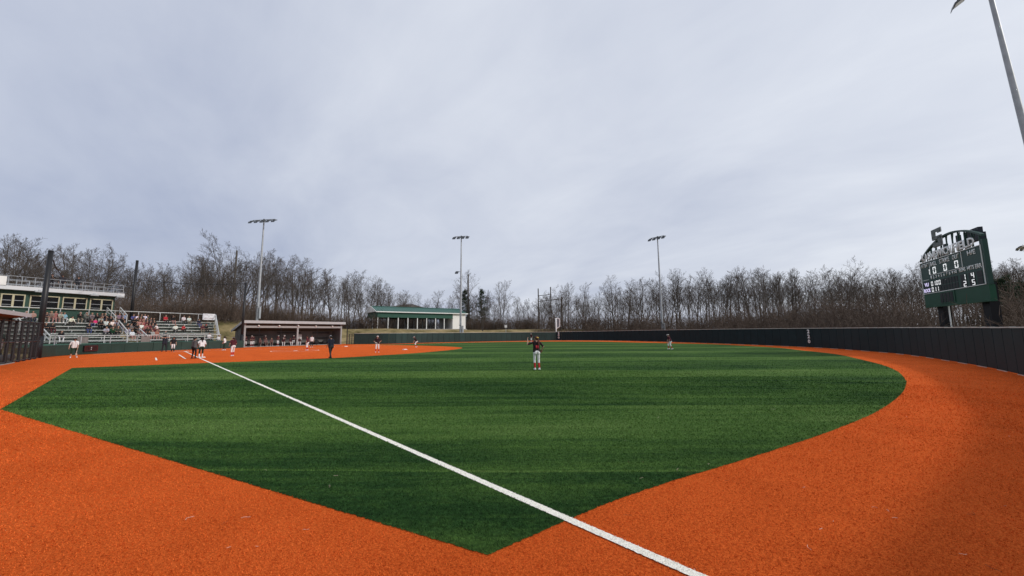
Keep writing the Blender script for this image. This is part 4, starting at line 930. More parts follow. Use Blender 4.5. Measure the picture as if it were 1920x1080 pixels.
def grow_tree(rng, H, spread, first, stems=1, twig_r=0.016, dens=1.0, levels=4, slim=1.0):
    big, fine = [], []; g = rng.gauss; U = rng.uniform; sq = math.sqrt
    def branch(px, py, pz, dx, dy, dz, L, r, lev):
        nseg = (7, 5, 4, 3, 2)[lev]; jit = (.03, .085, .09, .09, .1)[lev]; tro = (.04, .075, .06, .05, .03)[lev]
        n = sq(dx*dx+dy*dy+dz*dz); dx /= n; dy /= n; dz /= n
        pts = [(px, py, pz)]; dirs = []; st = L/nseg
        for k in range(nseg):
            dx += g(0, jit); dy += g(0, jit); dz += g(0, jit)+tro; n = sq(dx*dx+dy*dy+dz*dz); dx /= n; dy /= n; dz /= n
            px += dx*st; py += dy*st; pz += dz*st; pts.append((px, py, pz)); dirs.append((dx, dy, dz))
        rad = [max(twig_r*.5, r*(1-.82*(k/nseg))) for k in range(nseg+1)]; dst = big if lev <= 1 else fine
        for k in range(nseg): dst.append((*pts[k], *pts[k+1], rad[k], rad[k+1]))
        if lev >= levels: return
        if lev == 0: nb, lo = int(round(rng.randint(13, 16)*dens)), first
        elif lev == 1: nb, lo = rng.randint(6, 8), .18
        elif lev == 2: nb, lo = rng.randint(4, 5), .2
        else: nb, lo = rng.randint(2, 3), .25
        for i in range(nb):
            t = min(lo+(1-lo)*((i+U(0, .95))/nb), .985); k = min(int(t*nseg), nseg-1); f = t*nseg-k; a, b = pts[k], pts[k+1]; bx, by, bz = dirs[k]
            az = U(0, 6.283) if lev else i*2.4+U(-.6, .6); sx, sy = math.cos(az), math.sin(az); dt = sx*bx+sy*by; sx -= bx*dt; sy -= by*dt; sz = -bz*dt; n = sq(sx*sx+sy*sy+sz*sz)+1e-9
            ang = U(.5, .85)*spread*(1.1-.35*t) if lev == 0 else U(.38, .8); c, s = math.cos(ang), math.sin(ang)/n
            nl = H*U(.30, .46)*(1.28-t)**.9 if lev == 0 else L*U(.38, .62)*(1.15-.55*t)
            branch(a[0]+(b[0]-a[0])*f, a[1]+(b[1]-a[1])*f, a[2]+(b[2]-a[2])*f, bx*c+sx*s, by*c+sy*s, bz*c+sz*s, nl, max(twig_r, rad[k]*U(.36, .55)), lev+1)
    for s in range(stems):
        az = 6.283*s/max(1, stems)+U(0, 1); ln = 0 if stems == 1 else U(.12, .42)*spread; m = .15*(stems > 1)
        branch(m*math.cos(az), m*math.sin(az), -.4, ln*math.cos(az), ln*math.sin(az), 1., H*.97*(1 if s == 0 else U(.8, .98)), slim*H*.0115*(1 if stems == 1 else .75), 0)
    return big, fine
PROT = []
rng = random.Random(11)
for k, (spread, first, stems, dens) in enumerate(((.95, .30, 1, 1.05), (.85, .38, 1, 1.05), (1.05, .26, 1, 1.1), (.95, .36, 2, .75), (.80, .28, 1, 1.0), (1.1, .25, 2, .75), (.85, .22, 3, .6), (1.15, .22, 1, 1.15), (1.3, .20, 2, .85), (1.2, .22, 3, .7), (1.25, .16, 4, .75))):
    bg_, fn = grow_tree(rng, 16.0, spread, first, stems, .0138, dens, 4, 1.0 if stems < 3 else .8)
    V1, F1 = tubes(bg_, 6); V2, F2 = tubes(fn, 3)
    PROT.append((np_mesh('trunk', V1, F1, BARK), np_mesh('crown', V2, F2, TWIG)))
NT = [0]
def bare_tree(p, H, proto, label, group, name='bare_tree', fat=1.0):
    t = thing(name, (p[0], p[1], tz(p)), label, 'tree', group, random.uniform(0, 6.28)); s = H/16.0
    t.scale = (s*fat, s*fat, s)
    link('trunk', PROT[proto][0], t); link('crown', PROT[proto][1], t); NT[0] += 1; return t
# skyline read from the photo: column -> row of the tree tops
PROF = [(-140, 430), (-60, 432), (0, 440), (30, 434), (60, 458), (85, 468), (130, 462), (170, 462), (205, 468), (230, 488), (255, 478), (300, 482), (340, 492), (372, 470), (400, 468), (440, 470), (500, 462), (535, 472), (560, 484), (600, 505), (640, 497), (680, 507), (720, 517), (770, 537), (820, 537), (860, 545), (880, 530), (910, 542), (945, 530), (975, 552), (1000, 560), (1030, 540), (1060, 533), (1090, 534), (1120, 542), (1150, 521), (1200, 522), (1230, 508), (1260, 500), (1300, 503), (1350, 500), (1400, 497), (1440, 493), (1470, 500), (1500, 496), (1530, 508), (1548, 522), (1580, 492), (1610, 492), (1640, 512), (1660, 500), (1700, 502), (1740, 498), (1800, 490), (1860, 480), (1890, 476), (1920, 482), (2060, 470)]
px_, py_ = zip(*PROF)
def zone(px):
    if px < 236: return 'bare leafless tree in the woods behind the press box and bleachers'
    if px < 440: return 'bare leafless tree in the woods above the right half of the bleachers'
    if px < 690: return 'bare leafless tree in the woods behind the third base dugout'
    if px < 860: return 'bare leafless tree behind the green roofed pavilion'
    if px < 1080: return 'bare leafless tree on the bank behind the left field corner'
    if px < 1240: return 'bare leafless tree behind the fence left of the centre field light tower'
    if px < 1560: return 'bare leafless tree in dense woods behind the centre field fence'
    return 'bare leafless tree in the woods around the scoreboard'
def top_row(px): return float(np.interp(px, px_, py_))
rt = random.Random(5)
def row(d0, d1, step, drop, protos, x0=-130, x1=2050):
    x = x0
    while x < x1:
        x += step*rt.uniform(.55, 1.45)*(1.0 if not 690 < x < 1000 else 1.25)
        dep = rt.uniform(d0, d1)
        lat = abs(x-960)/F; dep_ = dep/(1+.28*lat*lat)      # the wood curls round the park
        if 985 < x: dep_ *= .92
        p = AT(x, 600, dep_)[:2]
        if park_dist([p])[0] < 9: continue
        if x < 225 and rt.random() < .45: continue
        yt = top_row(x)+abs(rt.gauss(0, 15))+drop
        if x < 60 or 180 < x < 560: yt += rt.uniform(0, 12)
        Hh = HZ(p, yt)-tz(p)
        if Hh < 4: continue
        bare_tree(p, Hh, rt.choice(protos), zone(x), zone(x).replace('bare leafless tree', 'trees'), fat=rt.uniform(.95, 1.35))
row(106, 118, 33, 8, (0, 1, 2, 3, 4, 5, 6, 7), -70, 1960)
row(120, 136, 29, 2, (0, 1, 2, 3, 5, 6, 7, 9), -70, 1960)
row(140, 160, 26, 6, (0, 1, 2, 3, 4, 6), -70, 1960)
# the depth of the wood behind, one mass
lite = []
for k in range(5):
    a_, b_ = grow_tree(rng, 16.0, .85, .3, 1, .034, 1.0, 2); lite.append(np.array(a_+b_))
ws = []; x = -70.
while x < 1960:
    x += rt.uniform(7, 20)*(2.0 if x < 225 else .62 if x > 1090 else 1.0); dep = rt.uniform(150, 215)/(1+.28*((x-960)/F)**2); p = AT(x, 600, dep)[:2]; z0_ = tz(p); Hh = HZ(p, top_row(x)+rt.uniform(14, 50)+(22 if x < 225 else 0))-z0_
    if Hh < 4: continue
    T = lite[rt.randrange(5)].copy(); s_ = Hh/16; a = rt.uniform(0, 6.28); ca, sa = math.cos(a), math.sin(a)
    for o_ in (0, 3):
        xx = T[:, o_]*ca-T[:, o_+1]*sa; yy = T[:, o_]*sa+T[:, o_+1]*ca; T[:, o_] = xx*s_+p[0]; T[:, o_+1] = yy*s_+p[1]; T[:, o_+2] = T[:, o_+2]*s_+z0_
    T[:, 6:] *= s_; ws.append(T)
V, Fq = tubes(np.concatenate(ws), 3); print('wood', len(Fq)*2)
tag(link('far_woods', np_mesh('far_woods', V, Fq, TWIG)), 'far leafless woods reading as one grey brown mass', 'woods', kind='stuff')
# individual, conspicuous trees
for px, pyt, dep, pr, fat, lab in ((440, 441, 84, 10, 1.15, 'largest spreading bare tree rising above the third base end of the bleachers'),
                              (20, 431, 66, 10, 1.0, 'tall branching bare tree at the far left above the press box'),
                              (168, 458, 68, 9, 1.0, 'wide forked bare tree above the press box roof railing'),
                              (128, 470, 74, 8, 1.0, 'slender bare tree between the first backstop pole and the roof railing end'),
                              (880, 511, 118, 2, 1.15, 'tall bare tree directly behind the pines'),
                              (942, 526, 112, 7, 1.05, 'bare tree with broad fan crown on the bank right of the pines'),
                              (905, 556, 98, 6, 1.0, 'small bare tree on the grass bank between the pines and the white box'),
                              (1592, 488, 92, 9, 1.0, 'fan shaped bare tree standing out left of the scoreboard'),
                              (815, 545, 112, 7, 1.2, 'low spreading bare tree above the right half of the pavilion roof'),
                              (1700, 500, 80, 8, .9, 'twiggy bare tree just left of the scoreboard'),
                              (1047, 538, 140, 9, 1.1, 'bare tree right beside the right hand power pole'), (1066, 533, 128, 2, 1.2, 'rounded bare tree second right of the power poles'), (1092, 534, 133, 7, 1.1, 'rounded bare tree third right of the power poles'), (1022, 552, 160, 5, 1.1, 'bare tree seen between the two power poles'), (996, 561, 138, 3, 1.2, 'low bare tree just left of the power poles'), (975, 556, 130, 7, 1.0, 'low bare tree left of the power poles above the brush')):
    p = AT(px, 600, dep)[:2]; bare_tree(p, HZ(p, pyt)-tz(p), pr, lab, None, fat=fat)
# conifers: whorls of drooping boughs carrying needle clumps
NEED = mat('pine_needles', (0.028, 0.050, 0.024), .8, var=.35, scale=1.2)
def conifer_mesh(rng, H, W, n=150):
    S = [(0, 0, -.3, 0, 0, H*.97, .16, .03)]; N = []
    for i in range(n):
        t = rng.uniform(.12, 1.0); z = H*t; az = rng.uniform(0, 6.283); L = W*(1-t)**.7*rng.uniform(.55, 1.1)+.3
        d = np.array((math.cos(az), math.sin(az), rng.uniform(-.1, .35))); e_ = np.array((0, 0, z))+d*L
        S.append((0, 0, z, *e_, .05, .015))
        for k in range(26):
            u = rng.uniform(.25, 1.05); c = np.array((0, 0, z))+d*L*u+rng.normal(0, .16, 3); v1 = rng.normal(0, 1, 3); v1 /= np.linalg.norm(v1); v2 = np.cross(v1, rng.normal(0, 1, 3)); v2 /= np.linalg.norm(v2); s = rng.uniform(.14, .30)
            N.append((c-v1*s, c+v1*s, c+v2*s*.45))
    V1, F1 = tubes(S, 5); N = np.array(N).reshape(-1, 3); Fn = np.arange(len(N)).reshape(-1, 3)
    return np_mesh('trunk', V1, F1, BARK), np_mesh('crown', N, Fn, NEED, False)
rg = np.random.default_rng(3)
for px, pyt, dep, W, lab in ((872, 545, 120, 3.6, 'dark green pine behind the light tower and white shed'), (903, 543, 117, 3.4, 'dark green pine standing right of the light tower'), (1893, 520, 52, 3.4, 'dark evergreen right of the scoreboard at the right edge'), (1925, 528, 55, 3.4, 'evergreen cut by the right edge of the picture')):
    p = AT(px, 600, dep)[:2]; Hh = HZ(p, pyt)-tz(p); a, b = conifer_mesh(rg, Hh, W)
    t = thing('pine_tree', (p[0], p[1], tz(p)), lab, 'tree'); link('trunk', a, t); link('crown', b, t)
# brush: one tangled mass
BRUSH = mat('brush_stems', (0.108, 0.078, 0.060), .9, var=.35, scale=.35)
def shrub(rng, h, w, n):
    S = []
    for i in range(n):
        az = rng.uniform(0, 6.283); q = np.array((rng.normal(0, w*.3), rng.normal(0, w*.3), -.1)); d = np.array((math.cos(az)*rng.uniform(.1, .75), math.sin(az)*rng.uniform(.1, .75), 1.)); L = h*rng.uniform(.55, 1.1)/3
        for k in range(3):
            d = d+rng.normal(0, .22, 3)*[1, 1, .6]; d /= np.linalg.norm(d); e_ = q+d*L; S.append((*q, *e_, .028*(1-.25*k), .024*(1-.3*k)))
            for j in range(2 if k else 1):
                dd = d+rng.normal(0, .75, 3); dd /= np.linalg.norm(dd); S.append((*e_, *(e_+dd*L*rng.uniform(.5, 1.1)), .016, .008))
            q = e_
    return np.array(S)
TPL = [shrub(rg, 3.0, 2.2, 15) for _ in range(8)]
segs = []
COLX = np.arange(-80, 2001, 20.); COLK = []
for x in COLX:
    dirv = AT(x, 610, 1.0)-CAM; k = np.linspace(18, 160, 90); dd = park_dist(CAM[None, :2]+k[:, None]*dirv[None, :2]); li = np.where(dd <= .3)[0]; COLK.append(k[min(li[-1]+1, len(k)-1)] if len(li) else k[0])
def scatter(n, x0, x1, off0, off1, hlo, hhi):
    c = 0; tr = 0
    while c < n and tr < n*20:
        tr += 1
        x = rt.uniform(x0, x1); base = AT(x, 610, 1.0); dirv = base-CAM
        # first distance outside the park along this column
        k0 = float(np.interp(x, COLX, COLK))
        dep = k0 + off0+(off1-off0)*rt.random()**1.4
        if 1725 < x < 1905 and dep < 50: continue
        p = CAM[:2]+dep*dirv[:2]
        s = rt.uniform(hlo, hhi)/3.0; a = rt.uniform(0, 6.28); T = TPL[rt.randrange(8)].copy()
        ca, sa = math.cos(a), math.sin(a)
        for o_ in (0, 3):
            xx = T[:, o_]*ca-T[:, o_+1]*sa; yy = T[:, o_]*sa+T[:, o_+1]*ca; T[:, o_] = xx*s*1.15+p[0]; T[:, o_+1] = yy*s*1.15+p[1]; T[:, o_+2] = T[:, o_+2]*s+tz(p)
        segs.append(T); c += 1
scatter(230, 1000, 1930, 4, 14, 2.0, 3.4)
scatter(470, 1010, 1960, 12, 36, 3.2, 5.6)
scatter(280, 105, 450, 14, 34, 3.2, 5.8)
scatter(210, 440, 730, 20, 40, 2.6, 5.6)
scatter(110, 700, 880, 34, 50, 2.0, 4.0)
scatter(150, 880, 1010, 26, 44, 2.4, 5.0)
S = np.concatenate(segs); V, Fq = tubes(S, 3)
bro = link('brush', np_mesh('brush', V, Fq, BRUSH)); tag(bro, 'tangled brown leafless brush along the foot of the woods', 'brush', kind='stuff')
print('TREES', NT[0], 'brush tris', len(Fq)*2)
# ------------------------------------------------------------------ people
def v3(*a): return np.array(a, float)
def ik(a, b, l1, l2, hint):
    d = b-a; L = np.linalg.norm(d); L2 = min(L, (l1+l2)*.995); u = d/L; b = a+u*L2
    x = (l1*l1-l2*l2+L2*L2)/(2*L2); h = math.sqrt(max(0, l1*l1-x*x)); k = hint-u*(hint@u); n = np.linalg.norm(k); k = k/n if n > 1e-6 else v3(0, 0, 0)
    return a+u*x+k*h, b
SKIN, SHIRT, PANTS, SOCK, SHOE, DARKF, LIP = range(7)
def capsule_mesh(b, p0, p1, r0, r1, n=12):
    p0, p1 = Vector(p0), Vector(p1); d = p1-p0; L = d.length
    if L < 1e-5: d = Vector((0, 0, 1)); L = 1e-5
    d = d.normalized(); q = Vector((0, 0, 1)) if abs(d.z) < .9 else Vector((1, 0, 0)); e1 = d.cross(q).normalized(); e2 = d.cross(e1)
    rings = []
    for t in (-75, -45, -15): rings.append((p0+d*(r0*math.sin(R(t))), r0*math.cos(R(t))))
    for t in (15, 45, 75): rings.append((p1+d*(r1*math.sin(R(t))), r1*math.cos(R(t))))
    vs = [c+e1*(r*math.cos(2*math.pi*k/n))+e2*(r*math.sin(2*math.pi*k/n)) for c, r in rings for k in range(n)]
    fs = [(j*n+k, j*n+(k+1) % n, (j+1)*n+(k+1) % n, (j+1)*n+k) for j in range(5) for k in range(n)] + [tuple(range(n-1, -1, -1)), tuple(range(5*n, 6*n))]
    b.add(vs, fs)
def person_mesh(name, vox=0.024, lean=0., side=0., pelz=.95, hl=None, hr=None, fl=None, fr=None, kl=None, kr=None, el=None, er=None, sleeve=.62, knick=False, build=1.0, hy=0., hp=0., fingers=False, torso_yaw=0., socks=True):
    """person faces +y; l = left hand side (-x), r = right; hands/feet are wrist/ankle targets"""
    pel = v3(0, 0, pelz); s = v3(math.sin(side), math.sin(lean)*math.cos(side), math.cos(lean)*math.cos(side)); s /= np.linalg.norm(s)
    X = v3(math.cos(torso_yaw), math.sin(torso_yaw), 0); X = X-s*(X@s); X /= np.linalg.norm(X); Y = np.cross(s, X)
    W = build; P = []
    def cap(a, b, r0, r1, m): P.append((np.array(a, float), np.array(b, float), r0, r1, m))
    def at(x, y, z): return pel+X*x+Y*y+s*z
    fwd = v3(0, 1, 0)
    hipL, hipR = pel+v3(-.088*W, 0, -.02), pel+v3(.088*W, 0, -.02)
    # trunk
    for sx in (-1, 1):
        cap(at(.078*sx*W, 0, -.03), at(.068*sx*W, .0, .20), .118*W, .110*W, SHIRT)
        cap(at(.068*sx*W, .0, .22), at(.085*sx*W, .0, .40), .110*W, .110*W, SHIRT)
        cap(at(.062*sx*W, -.015, -.04), at(.085*sx*W, -.012, -.09), .112*W, .106*W, PANTS)
        cap(at(.10*sx*W, 0, .455), at(.165*sx, 0, .435), .066, .060, SHIRT)
    cap(at(0, 0, .44), at(0, .005, .53), .060, .055, SKIN)
    hc = at(0, .02, .53)+v3(0, .0, 0)
    hd = s*.4+v3(0, 0, .6); hd /= np.linalg.norm(hd); ch, sh = math.cos(hy), math.sin(hy); hf = v3(-sh, ch, -math.sin(hp)); hf = hf-hd*(hf@hd); hf /= np.linalg.norm(hf); hx = np.cross(hf, hd)
    hc = at(0, .015, .50)+hd*.135
    cap(hc+hd*.025-hf*.015, hc+hd*.03+hf*.02, .088, .084, SKIN); cap(hc-hd*.045+hf*.028, hc-hd*.06+hf*.035, .062, .052, SKIN)
    cap(hc+hf*.095+hd*.005, hc+hf*.108-hd*.018, .012, .016, SKIN)
    for sx in (-1, 1): cap(hc+hx*.086*sx+hd*.012, hc+hx*.088*sx-hd*.02, .015, .011, SKIN)
    # arms
    out = {}
    for sx, h, e in ((-1, hl, el), (1, hr, er)):
        sh_ = at(.19*sx, 0, .425); h = np.array(h if h is not None else (sx*.26, .05, .86)); e = np.array(e if e is not None else (sx*.5, -.8, -.2))
        elb, wr = ik(sh_, h, .275, .245, e)
        k = sh_+(elb-sh_)*sleeve*1.35 if sleeve < .8 else elb
        cap(sh_, k, .056, .052, SHIRT); cap(k, elb, .043, .040, SKIN if sleeve < .8 else SHIRT)
        cap(elb, wr, .041, .029, SKIN if sleeve < .95 else SHIRT)
        d = (wr-elb)/np.linalg.norm(wr-elb); sd = np.cross(d, v3(0, 0, 1)); sd = sd/np.linalg.norm(sd) if np.linalg.norm(sd) > .1 else v3(1, 0, 0); up_ = np.cross(sd, d)
        pm = wr+d*.05
        if fingers:
            for t in (-.022, 0, .022): cap(wr+d*.015+up_*t*.6, wr+d*.085+up_*t, .018, .016, SKIN)
            for t, L, cu in ((-.036, .062, .5), (-.012, .078, .55), (.012, .075, .6), (.036, .058, .7)):
                k0 = wr+d*.092+up_*t; k1 = k0+(d*math.cos(cu*.5)-sd*sx*math.sin(cu*.5))*L*.55; k2 = k1+(d*math.cos(cu*1.6)-sd*sx*math.sin(cu*1.6))*L*.5
                cap(k0, k1, .0105, .0095, SKIN); cap(k1, k2, .0095, .0085, SKIN)
            t0 = wr+d*.03-up_*.035; t1 = t0+(d*.75-up_*.65)*.045; t2 = t1+(d*.95-up_*.2)*.035; cap(t0, t1, .0125, .011, SKIN); cap(t1, t2, .011, .0095, SKIN)
        else:
            cap(wr, wr+d*.10, .03, .032, SKIN); cap(wr+d*.10, wr+d*.155-sd*sx*.02, .028, .020, SKIN)
        out['elb%d' % sx] = elb; out['wr%d' % sx] = wr; out['hd%d' % sx] = d
    # legs
    for sx, hip, f, k_ in ((-1, hipL, fl, kl), (1, hipR, fr, kr)):
        f = np.array(f if f is not None else (sx*.11, -.01, .085)); k_ = np.array(k_ if k_ is not None else (sx*.12, 1., .1)); kn, an = ik(hip, f, .43, .425, k_)
        cap(hip, kn, .092*W, .062, PANTS)
        if knick:
            m1 = kn+(an-kn)*.30; cap(kn, m1, .062, .060, PANTS); cap(m1, an, .056, .040, SOCK if socks else SKIN)
        else: cap(kn, an, .060, .046, PANTS)
        ft = v3(*(k_[0]*.35, abs(k_[1])*.9 if k_[1] >= 0 else k_[1]*.9, 0)); ft /= np.linalg.norm(ft)+1e-9
        if 'toe%d' % sx in TOE: ft = np.array(TOE['toe%d' % sx])
        hl_ = an+v3(0, 0, -.04)-ft*.045; cap(hl_, hl_+ft*.20+v3(0, 0, -.012), .043, .033, SHOE); cap(an, hl_+ft*.06, .046, .046, SHOE)
        out['an%d' % sx] = an
    b = MB()
    for p in P: capsule_mesh(b, p[0], p[1], p[2], p[3])
    me = b.mesh('tmp', MATS['white_paint']); o = bpy.data.objects.new('tmp', me)
    r = o.modifiers.new('r', 'REMESH'); r.mode = 'VOXEL'; r.voxel_size = vox; r.use_smooth_shade = True
    sm = o.modifiers.new('s', 'SMOOTH'); sm.factor = .5; sm.iterations = 2
    res = evaluated(o); bpy.data.meshes.remove(me)
    n = len(res.polygons); C = np.empty(n*3); res.polygons.foreach_get('center', C); C = C.reshape(-1, 3)
    best = np.full(n, 1e9); idx = np.zeros(n, int)
    for a, b_, r0, r1, m in P:
        ab = b_-a; t = np.clip(((C-a)@ab)/max(ab@ab, 1e-12), 0, 1); dd = np.linalg.norm(C-(a+t[:, None]*ab), axis=1)-(r0+(r1-r0)*t)
        k = dd < best; best[k] = dd[k]; idx[k] = m
    hipcut = ((C-pel)@s < -.095) & (idx == SHIRT) & ((np.abs((C-pel)@X)) < .25) & (C[:, 2] > .3); idx[hipcut & (np.linalg.norm(C-out['wr1'], axis=1) > .2) & (np.linalg.norm(C-out['wr-1'], axis=1) > .2)] = PANTS
    if vox < .02:
        for sx in (-1, 1): idx[np.linalg.norm(C-(hc+hf*.092+hx*.034*sx+hd*.022), axis=1) < .014] = DARKF
        idx[(np.abs((C-hc)@hd+.052) < .007) & (np.abs((C-hc)@hx) < .026) & ((C-hc)@hf > .03)] = LIP
    res.polygons.foreach_set('material_index', idx.astype(np.int32)); res.polygons.foreach_set('use_smooth', np.full(n, True)); res.name = name
    for k in range(7): res.materials.append(None)
    out.update(mesh=res, hc=hc, hd=hd, hf=hf, hx=hx, neck=at(0, 0, .50), back=at(0, -.13, .3)); return out
TOE = {}
# headgear / hair meshes in head space (x right, y forward, z up)
def cap_mesh():
    b = MB().ball((0, -.004, .045), (.097, .107, .088), 14, 7, -.05)
    b.hull([(-.075, .075, .045), (.075, .075, .045), (.055, .185, .025), (-.055, .185, .025)], [(-.075, .075, .055), (.075, .075, .055), (.055, .185, .034), (-.055, .185, .034)]); return b
def visor_mesh():
    b = MB(); n = 16
    for k in range(n):
        a0, a1 = 2*math.pi*k/n, 2*math.pi*(k+1)/n; r0, r1 = (.098, .108), (.102, .112)
        b.hull([(.097*math.cos(a0), .107*math.sin(a0), .03), (.097*math.cos(a1), .107*math.sin(a1), .03), (.104*math.cos(a1), .114*math.sin(a1), .03), (.104*math.cos(a0), .114*math.sin(a0), .03)], [(.095*math.cos(a0), .105*math.sin(a0), .075), (.095*math.cos(a1), .105*math.sin(a1), .075), (.101*math.cos(a1), .111*math.sin(a1), .075), (.101*math.cos(a0), .111*math.sin(a0), .075)])
    b.hull([(-.075, .085, .035), (.075, .085, .035), (.055, .185, .02), (-.055, .185, .02)], [(-.075, .085, .045), (.075, .085, .045), (.055, .185, .03), (-.055, .185, .03)]); return b
def hair_mesh(long=False, pony=False):
    b = MB()
    b.ball((0, -.018, .036), (.098, .102, .092), 14, 8, -.15)
    b.hull([(-.092, -.09, -.07), (.092, -.09, -.07), (.096, .015, .03), (-.096, .015, .03)], [(-.085, -.11, .04), (.085, -.11, .04), (.09, .02, .06), (-.09, .02, .06)])
    if long: b.hull([(-.085, -.105, -.24), (.085, -.105, -.24), (.08, -.055, -.22), (-.08, -.055, -.22)], [(-.098, -.105, .03), (.098, -.105, .03), (.098, .0, .03), (-.098, .0, .03)])
    if pony:
        pts = [(0, -.11, .04), (0, -.155, .0), (0, -.16, -.09), (0.005, -.15, -.20), (0, -.135, -.29)]; rr = (.026, .034, .034, .027, .008)
        for k in range(4): b.tube(pts[k], pts[k+1], rr[k], rr[k+1], 9)
    return b
def helmet_mesh():
    b = MB().ball((0, -.008, .03), (.112, .124, .108), 16, 9, -.25)
    for sx in (-1, 1): b.box((sx*.108, .005, -.035), (.02, .09, .1))
    b.hull([(-.08, .095, .05), (.08, .095, .05), (.06, .18, .03), (-.06, .18, .03)], [(-.08, .095, .062), (.08, .095, .062), (.06, .18, .04), (-.06, .18, .04)]); return b
HM = {'cap': cap_mesh().mesh('cap', None, True), 'visor': visor_mesh().mesh('visor', None), 'hair': hair_mesh().mesh('hair', None, True), 'hair_long': hair_mesh(True).mesh('hair', None, True), 'hair_pony': hair_mesh(False, True).mesh('hair', None, True), 'helmet': helmet_mesh().mesh('helmet', None, True)}
def fab(c):
    k = 'fabric_%02x%02x%02x' % tuple(int(max(0, min(1, x))*255) for x in c); return mat(k, c, .85, var=.06, scale=9)
SKINS = [mat('skin_light', (0.42, 0.25, 0.18), .55), mat('skin_tan', (0.34, 0.20, 0.135), .55), mat('skin_brown', (0.22, 0.12, 0.08), .55)]
HAIRC = [mat('hair_brown', (0.045, 0.026, 0.016), .6), mat('hair_dark', (0.014, 0.010, 0.009), .6), mat('hair_blond', (0.30, 0.20, 0.10), .6), mat('hair_grey', (0.28, 0.27, 0.26), .6), mat('hair_auburn', (0.10, 0.035, 0.018), .6)]
EYE, LIPM = mat('eye_dark', (0.03, 0.02, 0.02), .4), mat('lip', (0.36, 0.15, 0.13), .5)
BLK, WHT, MRN, GRN, NVY, REDK, GRY = (.014, .014, .016), (.72, .72, .73), (.060, .014, .020), (.012, .050, .030), (.012, .016, .040), (.50, .025, .035), (.14, .145, .15)
def person(B, loc, rz, label, shirt, pants, sock=REDK, shoe=WHT, skin=0, hair=('hair', 0), cap=None, group=None, scale=1.0, cat='person'):
    t = thing('person', loc, label, cat, group, rz); t.scale = (scale,)*3
    body = link('body', B['mesh'], t)
    for k, m in enumerate((SKINS[skin], fab(shirt), fab(pants), fab(sock), fab(shoe), EYE, LIPM)):
        body.material_slots[k].link = 'OBJECT'; body.material_slots[k].material = m
    Mh = Matrix(((B['hx'][0], B['hf'][0], B['hd'][0], B['hc'][0]), (B['hx'][1], B['hf'][1], B['hd'][1], B['hc'][1]), (B['hx'][2], B['hf'][2], B['hd'][2], B['hc'][2]), (0, 0, 0, 1)))
    def head_piece(kind, m, nm):
        if not HM[kind].materials: HM[kind].materials.append(None)
        o = link(nm, HM[kind], t); o.matrix_local = Mh; o.material_slots[0].link = 'OBJECT'; o.material_slots[0].material = m; return o
    if hair: head_piece(hair[0], HAIRC[hair[1]], 'hair')
    if cap: head_piece(cap[0], fab(cap[1]), cap[0])
    return t
def facing(p, q): return math.atan2(q[1]-p[1], q[0]-p[0])-math.pi/2
def wpt(B, t, key): return t.matrix_basis @ Vector(B[key])
def glove(p, d, label, m=(0.10, 0.045, 0.02), s=1.0):
    g = thing('softball_glove', tuple(p), label, 'glove'); d = Vector(d).normalized(); g.rotation_euler = d.to_track_quat('Z', 'Y').to_euler(); g.scale = (s,)*3
    b = MB().ball((0, 0, .10), (.095, .05, .12), 12, 7); b.build('palm', mat('glove_leather_%d' % int(m[0]*1000), m, .6, var=.1, scale=20), g, True)
    f = MB()
    for k, x in enumerate((-.075, -.028, .02, .068)): f.tube((x*.8, 0, .15), (x*1.15, .035, .275-.02*abs(k-1.5)), .026, .018, 8)
    f.build('fingers', MATS['glove_leather_%d' % int(m[0]*1000)], g, True)
    MB().tube((-.085, .01, .07), (-.135, .05, .19), .028, .02, 8).build('thumb', MATS['glove_leather_%d' % int(m[0]*1000)], g, True)
    MB().hull([(-.13, .04, .12), (-.07, .03, .12), (-.07, .045, .12), (-.13, .055, .12)], [(-.13, .05, .22), (-.085, .04, .24), (-.085, .055, .24), (-.13, .065, .22)]).build('web', mat('glove_web', (0.05, 0.02, 0.012), .7), g)
    return g
HI = .0125
CAMP = CAM[:2]
def gp2(px, py): p = G(px, py); return np.array((p[0], p[1], 0.0))
HOME = np.array((0., 0.))
GZ = .007
# right fielder, seen from behind, throwing hand raised
B = person_mesh('body', .0105, lean=.03, hl=(-.42, .16, 1.50), el=(-.9, -.1, -.6), hr=(.30, .12, .98), er=(.6, -.5, -.2), fl=(-.075, .05, .085), fr=(.13, -.03, .085), knick=True, fingers=True, hy=.35)
p = gp2(1006.5, 694.0); rf_ang = R(150)-math.pi/2
t = person(B, (p[0], p[1], GZ), rf_ang, 'right fielder from behind in black jersey, white pants and red socks, left hand raised', (.022, .012, .014), WHT, REDK, WHT, 0, ('hair_pony', 4), ('cap', (.045, .028, .026)), scale=1.0)
# yellow hair bow, red number and red yoke on the jersey back, braid
Mh = t.children[0]
bow = MB().ball((-.032, -.135, .035), (.035, .022, .026), 8, 5).ball((.032, -.135, .035), (.035, .022, .026), 8, 5).build('hair_bow', fab((.72, .52, .08)), t, True)
hb = Matrix(((B['hx'][0], B['hf'][0], B['hd'][0], B['hc'][0]), (B['hx'][1], B['hf'][1], B['hd'][1], B['hc'][1]), (B['hx'][2], B['hf'][2], B['hd'][2], B['hc'][2]), (0, 0, 0, 1))); bow.matrix_local = hb
tail = MB(); tp = [(0, -.12, 0.), (.01, -.165, -.10), (.015, -.175, -.2), (.02, -.17, -.30), (.02, -.165, -.36)]
for k in range(4): tail.ball(tp[k], (.034, .03, .06), 8, 6)
o = tail.build('braid', HAIRC[4], t, True); o.matrix_local = hb
for k, c in enumerate('18'):
    link('jersey_number', text_mesh(c, fab((.42, .03, .04)), .15, .075, .006, 'jersey_number', .01), t, (-.045+.09*k, -.1285, 1.16), (R(90), 0, 0))
